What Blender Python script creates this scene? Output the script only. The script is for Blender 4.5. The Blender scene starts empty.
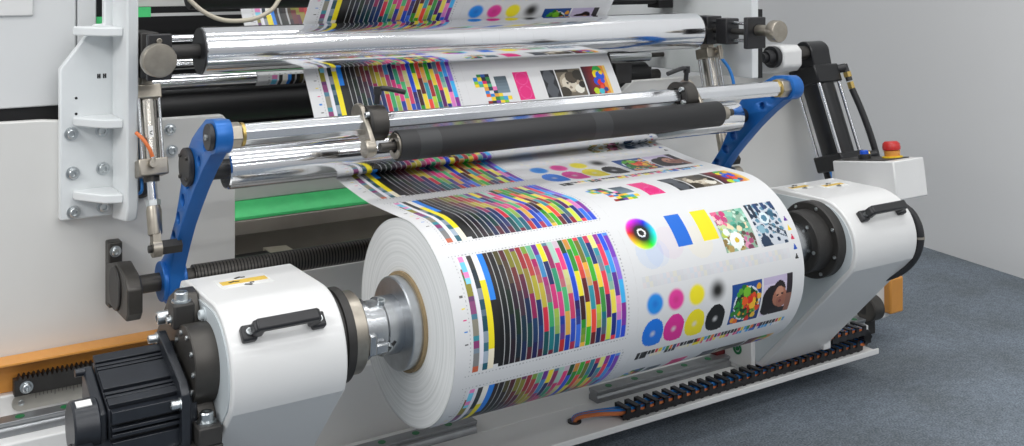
import bpy, bmesh, math, random
import numpy as np
from mathutils import Vector, Matrix
random.seed(7); rng = np.random.default_rng(11)
C = bpy.context.scene.collection
H = 1.19                      # camera height above the carpet; geometry below is written relative to eye level
PI = math.pi

# ------------------------------------------------------------------ materials
def nodes_mat(name):
    m = bpy.data.materials.new(name); m.use_nodes = True
    nt = m.node_tree
    return m, nt, nt.nodes['Principled BSDF']
def mat(name, col, rough=.5, metal=0., var=.06, scale=30., bump=0., spec=None, coat=0.):
    m, nt, b = nodes_mat(name)
    tc = nt.nodes.new('ShaderNodeTexCoord')
    nz = nt.nodes.new('ShaderNodeTexNoise'); nz.inputs['Scale'].default_value = scale; nz.inputs['Detail'].default_value = 5
    nt.links.new(tc.outputs['Object'], nz.inputs['Vector'])
    rp = nt.nodes.new('ShaderNodeValToRGB')
    a = [max(0, c*(1-var)) for c in col]; c2 = [min(1, c*(1+var)) for c in col]
    rp.color_ramp.elements[0].position = .3; rp.color_ramp.elements[1].position = .7
    rp.color_ramp.elements[0].color = (*a, 1); rp.color_ramp.elements[1].color = (*c2, 1)
    nt.links.new(nz.outputs['Fac'], rp.inputs['Fac'])
    nt.links.new(rp.outputs['Color'], b.inputs['Base Color'])
    b.inputs['Roughness'].default_value = rough; b.inputs['Metallic'].default_value = metal
    if spec is not None: b.inputs['Specular IOR Level'].default_value = spec
    if coat: b.inputs['Coat Weight'].default_value = coat; b.inputs['Coat Roughness'].default_value = .08
    if bump:
        bp = nt.nodes.new('ShaderNodeBump'); bp.inputs['Strength'].default_value = bump; bp.inputs['Distance'].default_value = .002
        nt.links.new(nz.outputs['Fac'], bp.inputs['Height']); nt.links.new(bp.outputs['Normal'], b.inputs['Normal'])
    return m
M = {}
M['white'] = mat('white_paint', (.74,.74,.73), .32, var=.02, scale=6, coat=.25)
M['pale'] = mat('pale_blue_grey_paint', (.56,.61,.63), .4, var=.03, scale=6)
M['panel'] = mat('grey_white_panel_paint', (.70,.695,.67), .34, var=.05, scale=2.2)
M['panel2'] = mat('upper_panel_paint', (.69,.70,.70), .4, var=.03, scale=2)
M['frame'] = mat('frame_white_paint', (.74,.765,.77), .38, var=.03, scale=5)
M['blue'] = mat('blue_anodised', (.012,.135,.46), .32, .25, var=.08, scale=9)
M['bluepl'] = mat('blue_plastic', (.01,.09,.6), .35)
M['bluehose'] = mat('blue_hose', (.03,.22,.62), .35)
M['black'] = mat('black_plastic', (.018,.018,.02), .42, var=.15)
M['blackgloss'] = mat('black_enamel', (.008,.0085,.010), .28, var=.1)
M['motor'] = mat('motor_black', (.017,.020,.026), .33, .1, var=.15)
M['dark'] = mat('burnished_steel', (.075,.070,.064), .42, .65, var=.18, scale=18, bump=.05)
M['dark2'] = mat('dark_phosphate', (.04,.038,.036), .5, .3, var=.15, scale=25)
M['steel'] = mat('machined_steel', (.46,.475,.49), .27, 1., var=.06, scale=40)
M['steel2'] = mat('brushed_steel', (.50,.52,.54), .33, 1., var=.1, scale=40)
M['cylinder'] = mat('cylinder_tube', (.50,.475,.43), .25, 1., var=.05)
M['zinc'] = mat('zinc_plated', (.60,.63,.64), .3, 1., var=.12, scale=60)
M['alu'] = mat('aluminium', (.80,.815,.84), .2, 1., var=.04, scale=12)
M['nickel'] = mat('warm_nickel', (.40,.365,.31), .38, 1., var=.1, scale=50)
M['brass'] = mat('brass', (.55,.40,.14), .34, 1., var=.1)
M['rubber'] = mat('dark_rubber', (.02,.02,.021), .55, var=.12, scale=14)
M['rubber2'] = mat('black_roller', (.010,.010,.011), .45, var=.1)
M['green'] = mat('green_strip', (.10,.78,.26), .45, var=.06)
M['gplug'] = mat('green_plastic_plug', (.01,.16,.05), .4)
M['orange'] = mat('orange_paint', (.68,.30,.06), .35, var=.08, scale=8)
M['yellow'] = mat('yellow_plastic', (.80,.55,.02), .4)
M['stick'] = mat('yellow_sticker', (.74,.50,.08), .4, var=.08)
M['stickw'] = mat('white_sticker', (.78,.78,.76), .4)
M['red'] = mat('red_plastic', (.50,.022,.02), .35)
M['dred'] = mat('dark_red_seal', (.12,.01,.012), .4)
M['core'] = mat('cardboard_core', (.30,.22,.12), .75, var=.15, scale=60)
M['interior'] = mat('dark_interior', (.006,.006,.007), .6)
M['smoked'] = mat('smoked_steel', (.25,.225,.195), .3, .3, var=.3, scale=3)
M['beige'] = mat('beige_cable', (.55,.50,.40), .5)
M['hoseor'] = mat('orange_hose', (.65,.16,.04), .4)
M['cabor'] = mat('orange_cable', (.55,.16,.05), .45)
M['ink'] = mat('printed_black', (.02,.02,.02), .5)
M['steelp'] = mat('pale_steel', (.50,.49,.45), .32, .6, var=.06)
M['rail'] = mat('ground_rail_steel', (.30,.31,.32), .3, .7, var=.1, scale=30)

def wall_mat():
    return mat('grey_backdrop', (.80,.80,.795), .9, var=.012, scale=1.2, spec=.1)
def carpet_mat():
    m, nt, b = nodes_mat('blue_grey_carpet')
    tc = nt.nodes.new('ShaderNodeTexCoord')
    n1 = nt.nodes.new('ShaderNodeTexNoise'); n1.inputs['Scale'].default_value = 190; n1.inputs['Detail'].default_value = 4
    n2 = nt.nodes.new('ShaderNodeTexNoise'); n2.inputs['Scale'].default_value = 3.2; n2.inputs['Detail'].default_value = 5
    n3 = nt.nodes.new('ShaderNodeTexNoise'); n3.inputs['Scale'].default_value = 42; n3.inputs['Detail'].default_value = 4
    for n in (n1,n2,n3): nt.links.new(tc.outputs['Object'], n.inputs['Vector'])
    r1 = nt.nodes.new('ShaderNodeValToRGB')
    r1.color_ramp.elements[0].position=.34; r1.color_ramp.elements[0].color=(.125,.150,.178,1)
    r1.color_ramp.elements[1].position=.68; r1.color_ramp.elements[1].color=(.255,.295,.338,1)
    nt.links.new(n1.outputs['Fac'], r1.inputs['Fac'])
    r2 = nt.nodes.new('ShaderNodeValToRGB')
    r2.color_ramp.elements[0].position=.35; r2.color_ramp.elements[0].color=(.84,.82,.79,1)
    r2.color_ramp.elements[1].position=.65; r2.color_ramp.elements[1].color=(1.08,1.08,1.09,1)
    nt.links.new(n2.outputs['Fac'], r2.inputs['Fac'])
    r3 = nt.nodes.new('ShaderNodeValToRGB')
    r3.color_ramp.elements[0].position=.3; r3.color_ramp.elements[0].color=(.86,.86,.86,1)
    r3.color_ramp.elements[1].position=.7; r3.color_ramp.elements[1].color=(1.12,1.12,1.12,1)
    nt.links.new(n3.outputs['Fac'], r3.inputs['Fac'])
    mx = nt.nodes.new('ShaderNodeMix'); mx.data_type='RGBA'; mx.blend_type='MULTIPLY'; mx.inputs['Factor'].default_value=1
    nt.links.new(r1.outputs['Color'], mx.inputs['A']); nt.links.new(r2.outputs['Color'], mx.inputs['B'])
    mx2 = nt.nodes.new('ShaderNodeMix'); mx2.data_type='RGBA'; mx2.blend_type='MULTIPLY'; mx2.inputs['Factor'].default_value=1
    nt.links.new(mx.outputs['Result'], mx2.inputs['A']); nt.links.new(r3.outputs['Color'], mx2.inputs['B'])
    nt.links.new(mx2.outputs['Result'], b.inputs['Base Color'])
    b.inputs['Roughness'].default_value=.95; b.inputs['Specular IOR Level'].default_value=.1
    bp = nt.nodes.new('ShaderNodeBump'); bp.inputs['Strength'].default_value=.6; bp.inputs['Distance'].default_value=.006
    nt.links.new(n1.outputs['Fac'], bp.inputs['Height']); nt.links.new(bp.outputs['Normal'], b.inputs['Normal'])
    return m
def groove_mat(name, col, rough, period, gap, metal=1., gcol=None, gr=.35, axis='X', depth=.3):
    """machined cylinder with evenly spaced ring grooves along its axis"""
    m, nt, b = nodes_mat(name)
    tc = nt.nodes.new('ShaderNodeTexCoord'); sp = nt.nodes.new('ShaderNodeSeparateXYZ')
    nt.links.new(tc.outputs['Object'], sp.inputs['Vector'])
    d = nt.nodes.new('ShaderNodeMath'); d.operation='DIVIDE'; d.inputs[1].default_value=period
    nt.links.new(sp.outputs[axis], d.inputs[0])
    f = nt.nodes.new('ShaderNodeMath'); f.operation='FRACT'; nt.links.new(d.outputs[0], f.inputs[0])
    g = nt.nodes.new('ShaderNodeMath'); g.operation='LESS_THAN'; g.inputs[1].default_value=gap/period
    nt.links.new(f.outputs[0], g.inputs[0])
    mp = nt.nodes.new('ShaderNodeMapping'); mp.inputs['Scale'].default_value=(1.5,40,40)
    nz = nt.nodes.new('ShaderNodeTexNoise'); nz.inputs['Scale'].default_value=4
    nt.links.new(tc.outputs['Object'], mp.inputs['Vector']); nt.links.new(mp.outputs['Vector'], nz.inputs['Vector'])
    mr = nt.nodes.new('ShaderNodeMapRange'); mr.inputs['To Min'].default_value=rough*.95; mr.inputs['To Max'].default_value=rough*1.05
    nt.links.new(nz.outputs['Fac'], mr.inputs['Value'])
    mr2 = nt.nodes.new('ShaderNodeMix'); mr2.data_type='FLOAT'
    nt.links.new(g.outputs[0], mr2.inputs[0]); nt.links.new(mr.outputs[0], mr2.inputs[2]); mr2.inputs[3].default_value=gr
    nt.links.new(mr2.outputs[0], b.inputs['Roughness'])
    mx = nt.nodes.new('ShaderNodeMix'); mx.data_type='RGBA'
    mx.inputs['A'].default_value=(*col,1); mx.inputs['B'].default_value=(*(gcol or [c*.8 for c in col]),1)
    nt.links.new(g.outputs[0], mx.inputs['Factor']); nt.links.new(mx.outputs['Result'], b.inputs['Base Color'])
    b.inputs['Metallic'].default_value=metal
    bp = nt.nodes.new('ShaderNodeBump'); bp.inputs['Strength'].default_value=depth; bp.inputs['Distance'].default_value=.001; bp.invert=True
    nt.links.new(g.outputs[0], bp.inputs['Height']); nt.links.new(bp.outputs['Normal'], b.inputs['Normal'])
    return m
M['chrome'] = groove_mat('chrome_roller', (.86,.87,.89), .12, .0525, .0009, gcol=(.80,.80,.80), gr=.2, depth=.05)
M['chrome2'] = groove_mat('chrome_roller_fine', (.86,.87,.89), .13, .031, .0009, gcol=(.82,.82,.82), gr=.25, depth=.06)
M['ribbed'] = groove_mat('ribbed_dark_shaft', (.095,.088,.08), .38, .0075, .0028, metal=.7, gcol=(.02,.02,.02), depth=.8)
M['banded'] = groove_mat('rubber_with_faint_bands', (.017,.017,.018), .55, .45, .05, metal=0., gcol=(.030,.031,.033), gr=.5, depth=0)
def paper_end_mat():
    m, nt, b = nodes_mat('wound_paper_edge')
    tc = nt.nodes.new('ShaderNodeTexCoord'); sp = nt.nodes.new('ShaderNodeSeparateXYZ'); nt.links.new(tc.outputs['Object'], sp.inputs['Vector'])
    cb = nt.nodes.new('ShaderNodeCombineXYZ'); nt.links.new(sp.outputs['Y'], cb.inputs['X']); nt.links.new(sp.outputs['Z'], cb.inputs['Y'])
    ln = nt.nodes.new('ShaderNodeVectorMath'); ln.operation='LENGTH'; nt.links.new(cb.outputs[0], ln.inputs[0])
    nz = nt.nodes.new('ShaderNodeTexNoise'); nz.noise_dimensions='1D'; nz.inputs['Scale'].default_value=170; nz.inputs['Detail'].default_value=6
    nt.links.new(ln.outputs['Value'], nz.inputs['W'])
    rp = nt.nodes.new('ShaderNodeValToRGB'); rp.color_ramp.elements[0].position=.3; rp.color_ramp.elements[1].position=.62
    rp.color_ramp.elements[0].color=(.70,.715,.70,1); rp.color_ramp.elements[1].color=(.86,.87,.86,1)
    nt.links.new(nz.outputs['Fac'], rp.inputs['Fac']); nt.links.new(rp.outputs['Color'], b.inputs['Base Color'])
    b.inputs['Roughness'].default_value=.6
    bp = nt.nodes.new('ShaderNodeBump'); bp.inputs['Strength'].default_value=.25; bp.inputs['Distance'].default_value=.001
    nt.links.new(nz.outputs['Fac'], bp.inputs['Height']); nt.links.new(bp.outputs['Normal'], b.inputs['Normal'])
    return m
M['paperend'] = paper_end_mat()
def print_mat():
    m, nt, b = nodes_mat('printed_paper')
    at = nt.nodes.new('ShaderNodeAttribute'); at.attribute_name='ink'
    nt.links.new(at.outputs['Color'], b.inputs['Base Color'])
    b.inputs['Roughness'].default_value=.34; b.inputs['Specular IOR Level'].default_value=.45
    return m
M['print'] = print_mat()

# ------------------------------------------------------------------ mesh helpers
ORG = {}
def thing(name, label, cat, loc, group=None):
    o = bpy.data.objects.new(name, None); C.objects.link(o)
    o.empty_display_size = .05
    o.location = (loc[0], loc[1], loc[2]+H); ORG[o.name] = Vector(loc)
    return tagit(o, label, cat, group)
def tagit(o, label, cat, group=None):
    o['label'] = label; o['category'] = cat
    if group: o['group'] = group
    return o
class MB:
    def __init__(s): s.v=[]; s.f=[]
    def add(s, vs, fs):
        n=len(s.v); s.v += [tuple(v) for v in vs]; s.f += [tuple(i+n for i in f) for f in fs]; return s
    def box(s, x0,x1,y0,y1,z0,z1):
        return s.add([(x0,y0,z0),(x1,y0,z0),(x1,y1,z0),(x0,y1,z0),(x0,y0,z1),(x1,y0,z1),(x1,y1,z1),(x0,y1,z1)],
            [(0,3,2,1),(4,5,6,7),(0,1,5,4),(1,2,6,5),(2,3,7,6),(3,0,4,7)])
    def prism(s, axis, poly, a0, a1):
        """poly in the remaining two axes (X: y,z  Y: x,z  Z: x,y)"""
        def mk(a,p):
            return (a,p[0],p[1]) if axis=='X' else ((p[0],a,p[1]) if axis=='Y' else (p[0],p[1],a))
        n=len(poly); vs=[mk(a0,p) for p in poly]+[mk(a1,p) for p in poly]
        return s.add(vs, [tuple(range(n)), tuple(range(2*n-1,n-1,-1))]+[(i,(i+1)%n,n+(i+1)%n,n+i) for i in range(n)])
    def lathe(s, p0, d, prof, n=40, caps=True):
        """prof: list of (distance along d, radius)"""
        d=Vector(d).normalized(); p0=Vector(p0)
        u=d.orthogonal().normalized(); w=d.cross(u)
        vs=[]; fs=[]
        for t,r in prof:
            for k in range(n):
                a=2*PI*k/n; vs.append(p0+d*t+(u*math.cos(a)+w*math.sin(a))*max(r,1e-5))
        for i in range(len(prof)-1):
            for k in range(n):
                fs.append((i*n+k, i*n+(k+1)%n, (i+1)*n+(k+1)%n, (i+1)*n+k))
        if caps:
            fs.append(tuple(range(n))[::-1]); fs.append(tuple((len(prof)-1)*n+k for k in range(n)))
        return s.add(vs,fs)
    def cyl(s, p0, p1, r, r1=None, n=32, ch=0.):
        d=Vector(p1)-Vector(p0); L=d.length; r1=r if r1 is None else r1
        if ch: return s.lathe(p0,d,[(0,r-ch),(ch,r),(L-ch,r1),(L,r1-ch)],n)
        return s.lathe(p0,d,[(0,r),(L,r1)],n)
    def ring(s, p0, d, ro, ri, L, n=40):
        return s.lathe(p0,d,[(0,ri),(0,ro),(L,ro),(L,ri),(0,ri)],n,caps=False)
    def tube(s, pts, r, n=12, sub=5):
        P=[Vector(p) for p in pts]; Q=[]
        if len(P)>2:
            for i in range(len(P)-1):
                a=P[max(0,i-1)];b=P[i];c=P[i+1];d=P[min(len(P)-1,i+2)]
                for k in range(sub):
                    t=k/sub
                    Q.append(.5*((2*b)+(c-a)*t+(2*a-5*b+4*c-d)*t*t+(3*b-a-3*c+d)*t**3))
            Q.append(P[-1])
        else: Q=P
        vs=[];fs=[]; u=None
        for i,q in enumerate(Q):
            t=(Q[min(i+1,len(Q)-1)]-Q[max(i-1,0)]).normalized()
            u = t.orthogonal().normalized() if u is None else (u-t*u.dot(t)).normalized()
            w=t.cross(u)
            for k in range(n):
                a=2*PI*k/n; vs.append(q+(u*math.cos(a)+w*math.sin(a))*r)
        m=len(Q)
        for i in range(m-1):
            for k in range(n): fs.append((i*n+k,i*n+(k+1)%n,(i+1)*n+(k+1)%n,(i+1)*n+k))
        fs.append(tuple(range(n))[::-1]); fs.append(tuple((m-1)*n+k for k in range(n)))
        return s.add(vs,fs)
    def obox(s, c, ax, ay, az, hx, hy, hz):
        c=Vector(c);ax=Vector(ax).normalized();ay=Vector(ay).normalized();az=Vector(az).normalized()
        vs=[c+ax*hx*i+ay*hy*j+az*hz*k for k in(-1,1) for j in(-1,1) for i in(-1,1)]
        return s.add(vs,[(0,2,3,1),(4,5,7,6),(0,1,5,4),(1,3,7,5),(3,2,6,7),(2,0,4,6)])
def root_of(o):
    while o.parent: o=o.parent
    return o
def finish(me, bevel, o, ang=38):
    for p in me.polygons: p.use_smooth=True
    me.set_sharp_from_angle(angle=math.radians(ang))
    if bevel:
        b=o.modifiers.new('edge','BEVEL'); b.width=bevel; b.segments=2; b.limit_method='ANGLE'; b.angle_limit=math.radians(40); b.use_clamp_overlap=True
def build(name, mb, m, parent=None, bevel=0., origin=None, ang=38):
    org = ORG[root_of(parent).name] if parent else Vector(origin if origin else (0,0,-H))
    me=bpy.data.meshes.new(name)
    me.from_pydata([tuple(Vector(v)-org) for v in mb.v],[],mb.f)
    bm=bmesh.new(); bm.from_mesh(me); bmesh.ops.recalc_face_normals(bm,faces=bm.faces); bm.to_mesh(me); bm.free()
    me.materials.append(M[m] if isinstance(m,str) else m)
    o=bpy.data.objects.new(name,me); C.objects.link(o)
    if parent: o.parent=parent
    else: o.location=(org[0],org[1],org[2]+H); ORG[o.name]=org
    finish(me,bevel,o,ang); return o
def struct(name, mb, m, origin=None, bevel=0.):
    o=build(name,mb,m,None,bevel,origin); o['kind']='structure'; return o
def plate2d(outline, holes, x0, x1, name, m, parent, bev=.002):
    """plate in the YZ plane with real through holes, thickness x0..x1"""
    cu=bpy.data.curves.new('tmp','CURVE'); cu.dimensions='2D'; cu.fill_mode='BOTH'; cu.extrude=(x1-x0)/2-bev; cu.bevel_depth=bev; cu.bevel_resolution=1
    for pl in [outline]+holes:
        sp=cu.splines.new('POLY'); sp.points.add(len(pl)-1); sp.use_cyclic_u=True
        for p,q in zip(sp.points,pl): p.co=(q[0],q[1],0,1)
    ob=bpy.data.objects.new('tmp',cu); C.objects.link(ob)
    dg=bpy.context.evaluated_depsgraph_get(); dg.update()
    me=bpy.data.meshes.new_from_object(ob.evaluated_get(dg)); bpy.data.objects.remove(ob); bpy.data.curves.remove(cu)
    org=ORG[root_of(parent).name]; xm=(x0+x1)/2
    for v in me.vertices:
        a,b,c=v.co; v.co=(xm+c-org[0], a-org[1], b-org[2])
    bm=bmesh.new(); bm.from_mesh(me); bmesh.ops.remove_doubles(bm,verts=bm.verts,dist=1e-5); bmesh.ops.recalc_face_normals(bm,faces=bm.faces); bm.to_mesh(me); bm.free()
    me.materials.clear(); me.materials.append(M[m])
    o=bpy.data.objects.new(name,me); C.objects.link(o); o.parent=parent; finish(me,0,o); return o
def circ(c,r,n=20,a0=0,a1=2*PI,end=False):
    k=n if not end else n-1
    return [(c[0]+r*math.cos(a0+(a1-a0)*i/k), c[1]+r*math.sin(a0+(a1-a0)*i/k)) for i in range(n)]
ROT={'-Y':(PI/2,0,0),'-X':(0,-PI/2,0),'+Z':(0,0,0),'+X':(0,PI/2,0)}
BOLT={}
def bolt(parent, pos, axis, r=.008, h=None, m='zinc', washer=True):
    h=h or r*1.1; key=(round(r,4),round(h,4),m,washer)
    if key not in BOLT:
        mb=MB()
        t=0
        if washer: mb.lathe((0,0,0),(0,0,1),[(0,r*1.45),(r*.25,r*1.45),(r*.25,r)],20); t=r*.2
        mb.lathe((0,0,t),(0,0,1),[(0,r),(h*.85,r),(h,r*.85),(h,r*.55),(h*.35,r*.5),(h*.35,0)],20)
        me=bpy.data.meshes.new('bolt'); me.from_pydata(mb.v,[],mb.f)
        bm=bmesh.new(); bm.from_mesh(me); bmesh.ops.recalc_face_normals(bm,faces=bm.faces); bm.to_mesh(me); bm.free()
        me.materials.append(M[m])
        for p in me.polygons: p.use_smooth=True
        me.set_sharp_from_angle(angle=math.radians(35)); BOLT[key]=me
    o=bpy.data.objects.new('bolt',BOLT[key]); C.objects.link(o); o.parent=parent
    o.location=Vector(pos)-ORG[root_of(parent).name]; o.rotation_euler=ROT[axis]; return o

# ------------------------------------------------------------------ setting
struct('floor', MB().box(-3,9,-3,12,-H-.05,-H), carpet_mat(), origin=(0,0,-H))
wd=Vector((math.sin(math.radians(10)),math.cos(math.radians(10)),0))   # backdrop runs away from the viewer
# passes through the floor/wall corner seen at the right edge
f0=Vector((3.885,2.34,-H)); wn=Vector((wd[1],-wd[0],0))
a=f0-wd*3.5; b=f0+wd*9
mbw=MB().add([a,b,b+wn*.1,a+wn*.1]+[p+Vector((0,0,3.6)) for p in (a,b,b+wn*.1,a+wn*.1)],[(0,3,2,1),(4,5,6,7),(0,1,5,4),(1,2,6,5),(2,3,7,6),(3,0,4,7)])
struct('wall_right', mbw, wall_mat(), origin=tuple(f0))

# ------------------------------------------------------------------ machine base
base=thing('machine_bed','long white machine bed with orange channel along its back','machine bed',(1.1,2.5,-H))
build('beam',MB().prism('X',[(2.29,-1.12),(2.74,-1.12),(2.74,-.885),(2.43,-.885),(2.43,-.93),(2.29,-.93)],-.6,2.42),'white',base,.004)
build('foot_plate',MB().box(-.5,2.575,2.02,2.175,-1.113,-1.105).box(-.5,2.735,2.175,2.74,-1.122,-1.105),'white',base,.002)
build('plinth',MB().box(-.45,2.50,2.22,2.74,-H,-1.122),'dark2',base)
build('front_lip',MB().box(-.5,2.58,2.014,2.02,-1.115,-1.099),'white',base,.002)
oc=MB().prism('X',[(2.447,-.885),(2.458,-.885),(2.458,-.812),(2.405,-.812),(2.405,-.818),(2.447,-.818)],-.6,1.0)
build('channel',oc,'orange',base,.0015)['label']='orange painted channel'
build('grommet',MB().ring((1.546,2.10,-1.105),(0,0,1),.017,.011,.004).cyl((1.546,2.10,-1.104),(1.546,2.10,-1.1035),.011,n=20),'black',base)

rk=thing('gear_rack','black toothed steel rack bolted on a step before the orange channel','gear rack',(.55,2.42,-.885))
xs=np.arange(.345,.80,.0095); prof=[(.337,-.885),(.337,-.853)]
for x in xs: prof+=[(x,-.853),(x+.0025,-.846),(x+.005,-.846),(x+.0075,-.853)]
prof+=[(.805,-.853),(.805,-.885)]
build('toothed_bar',MB().prism('Y',prof,2.412,2.437),'dark2',rk)
bolt(rk,(.36,2.412,-.869),'-Y',.009)
sc=thing('scale_strip','bright metal scale strip with rounded end below the toothed rack','scale strip',(.5,2.412,-.908))
pl=[(.72,-.921),(.72,-.889)]+[(.35+.016*math.cos(a),-.905+.016*math.sin(a)) for a in np.linspace(PI/2,1.5*PI,9)]
build('strip',MB().prism('Y',pl,2.4255,2.4295),'steelp',sc)
bolt(sc,(.352,2.4255,-.905),'-Y',.006,.003,washer=False)
tk=MB()
for i in range(40):
    x=.38+i*.0075; tk.box(x,x+.0009,2.4249,2.4256,-.896 if i%5 else -.901,-.889)
build('graduation',tk,'ink',sc)

def rail(x0,x1,y,z,label,x_first,pitch=.088):
    t=thing('linear_rail',label,'linear rail',((x0+x1)/2,y,z),'linear guide rails on the base')
    w=.0185
    build('rail_bar',MB().prism('X',[(y-w,z),(y+w,z),(y+w,z+.012),(y+w*.75,z+.018),(y+w,z+.024),(y+w,z+.030),(y-w,z+.030),(y-w,z+.024),(y-w*.75,z+.018),(y-w,z+.012)],x0,x1),'rail',t,.001)
    x=x_first
    while x<x1-.01:
        build('plug',MB().cyl((x,y,z+.028),(x,y,z+.0308),.009,n=20),'gplug',t); x+=pitch
    return t
rail(-.3,.90,2.342,-.9302,'steel guide rail with green plugs on top of the base, by the motor',.081,.0855)
rail(.65,1.315,2.195,-1.105,'steel guide rail with green plugs under the left end of the paper roll',.985,.087)
rail(1.66,2.70,2.175,-1.105,'steel guide rail with green plugs between paper roll and cable chain',1.71,.087)

# ------------------------------------------------------------------ cable chain and cables
CY=2.060
ch=thing('cable_chain','black plastic cable chain with blue and orange cables along the front lip','cable chain',(2.1,CY,-1.104))
def link_mesh():
    mb=MB()
    for y in(-.024,.019): mb.prism('Y',[(-.017,.002),(.015,.002),(.017,.006),(.017,.014),(.006,.016),(.006,.028),(-.007,.028),(-.007,.016),(-.017,.014)],y,y+.005)
    mb.box(-.007,.006,-.024,.024,.024,.029); mb.box(-.006,.003,-.024,.024,0,.003)
    me=bpy.data.meshes.new('chain_link'); me.from_pydata(mb.v,[],mb.f); me.materials.append(M['black'])
    bm=bmesh.new(); bm.from_mesh(me); bmesh.ops.recalc_face_normals(bm,faces=bm.faces); bm.to_mesh(me); bm.free(); return me
LM=link_mesh(); org=ORG[ch.name]
def clink(p,ang=0):
    o=bpy.data.objects.new('chain_link',LM); C.objects.link(o); o.parent=ch; o.location=Vector(p)-org; o.rotation_euler=(0,ang,0)
x=1.665
while x<2.545: clink((x,CY,-1.1045)); x+=.0305
for i in range(1,4):
    a=-PI/2+PI*i/4; clink((2.550+.024*math.cos(a),CY,-1.070+.018*math.sin(a)),-(a+PI/2))
x=2.545
while x>2.40: clink((x,CY,-1.0625)); x-=.0305
build('end_bracket',MB().box(2.362,2.392,2.03,2.09,-1.068,-1.025),'white',ch,.003)['label']='white end bracket'
for k,(dy,m) in enumerate([(-.0135,'cabor'),(-.0045,'bluehose'),(.0045,'cabor'),(.0135,'bluehose')]):
    y=CY+dy; zz=-1.1045+.012+(.004 if m=='bluehose' else 0)
    pts=[(1.543+.002*k,2.10+dy*.3,-1.115),(1.55,2.10+dy*.4,-1.095),(1.60,2.085+dy*.7,-1.090),(1.68,y,zz)]
    pts+=[(x_,y+.002*math.sin(x_*37+k),zz+.003*math.sin(x_*29+k*2)) for x_ in (1.8,1.95,2.1,2.25,2.4)]
    pts+=[(2.535,y,zz),(2.562,y,-1.085),(2.568,y,-1.070),(2.560,y,-1.055),(2.535,y,-1.049),(2.46,y,-1.049),(2.39,y,-1.049)]
    build('cable',MB().tube(pts,.0050,8,6),m,ch)

# ------------------------------------------------------------------ machine body: panels, frames, interior
pn=thing('front_cladding','lower grey-white front panel of the press at the left','panel',(.3,2.46,-.885))
build('sheet',MB().prism('Y',[(-.9,-.8845),(.82,-.8845),(.82,-.375),(.79,-.339),(.56,-.337),(.40,-.322),(-.9,-.305)],2.46,2.485),'panel',pn,.003)
for p in ((.668,-.363),(.672,-.412)): bolt(pn,(p[0],2.46,p[1]),'-Y',.0095)
pr=thing('front_cladding','lower grey-white front panel of the press below the black hydraulic cylinder','panel',(2.4,2.46,-1.104))
build('sheet',MB().prism('Y',[(1.96,-1.104),(2.875,-1.104),(2.875,-.33),(2.03,-.33),(1.96,-.375)],2.46,2.485),'panel',pr,.003)
for p in ((2.03,-.372),(2.10,-.37)): bolt(pr,(p[0],2.46,p[1]),'-Y',.009)
ap=thing('apron_cladding','dull grey apron panel under the ribbed dark shaft','panel',(1.4,2.47,-.885))
build('sheet',MB().box(.821,1.959,2.462,2.48,-.8845,-.735),'panel',ap,.003)
up=thing('upper_cladding','upper white cabinet panel above the dark slot at the far left','panel',(-.1,2.49,-.30))
build('sheet',MB().box(-.9,.474,2.50,2.52,-.297,.5),'panel2',up,.003)
build('side_sheet',MB().box(.477,.517,2.50,2.52,-.297,.5),'panel2',up,.003)
build('side_slot',MB().box(.515,.538,2.515,2.53,-.297,.5),'interior',up)
build('green_accent',MB().box(.519,.534,2.508,2.515,-.128,-.105),'green',up)
build('inset_sheet',MB().box(-.9,.387,2.494,2.501,-.099,.5),'white',up,.003)
build('slot_backing',MB().box(-.9,.50,2.51,2.53,-.336,-.297),'interior',up)

fr=thing('machine_upright','white upright side frame with ribbed mounting plate at the left','machine frame',(.5,2.46,-.60))
build('mounting_plate',MB().prism('Y',[(.43,-.537),(.56,-.537),(.56,.5),(.52,.5),(.52,-.118),(.502,-.118),(.43,-.212)],2.435,2.46),'frame',fr,.003)
build('flange',MB().prism('X',[(2.435,-.545),(2.315,-.528),(2.30,-.50),(2.30,.5),(2.435,.5)],.536,.56),'frame',fr,.004)
build('side_plate',MB().box(.536,.56,2.435,3.40,-.335,.5),'frame',fr,.003)
for z0 in (-.140,-.334,-.492):
    build('rib',MB().prism('Z',[(.455,2.436),(.536,2.436),(.536,2.33),(.50,2.345),(.455,2.415)],z0,z0+.019),'frame',fr,.003)
for p in ((.452,-.352),(.515,-.350),(.455,-.437),(.517,-.433),(.457,-.521),(.518,-.516)): bolt(fr,(p[0],2.435,p[1]),'-Y',.010)
mk=MB()
for dx in (0,.012):
    mk.box(.505+dx,.508+dx,2.4343,2.435,-.236,-.226); mk.box(.509+dx,.512+dx,2.4343,2.435,-.236,-.226); mk.box(.505+dx,.512+dx,2.4343,2.435,-.232,-.230)
build('stamped_mark',mk,'ink',fr)
for z in (-.276,-.310): build('hole',MB().cyl((.462,2.4345,z),(.462,2.436,z),.003,n=12),'interior',fr)

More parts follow.
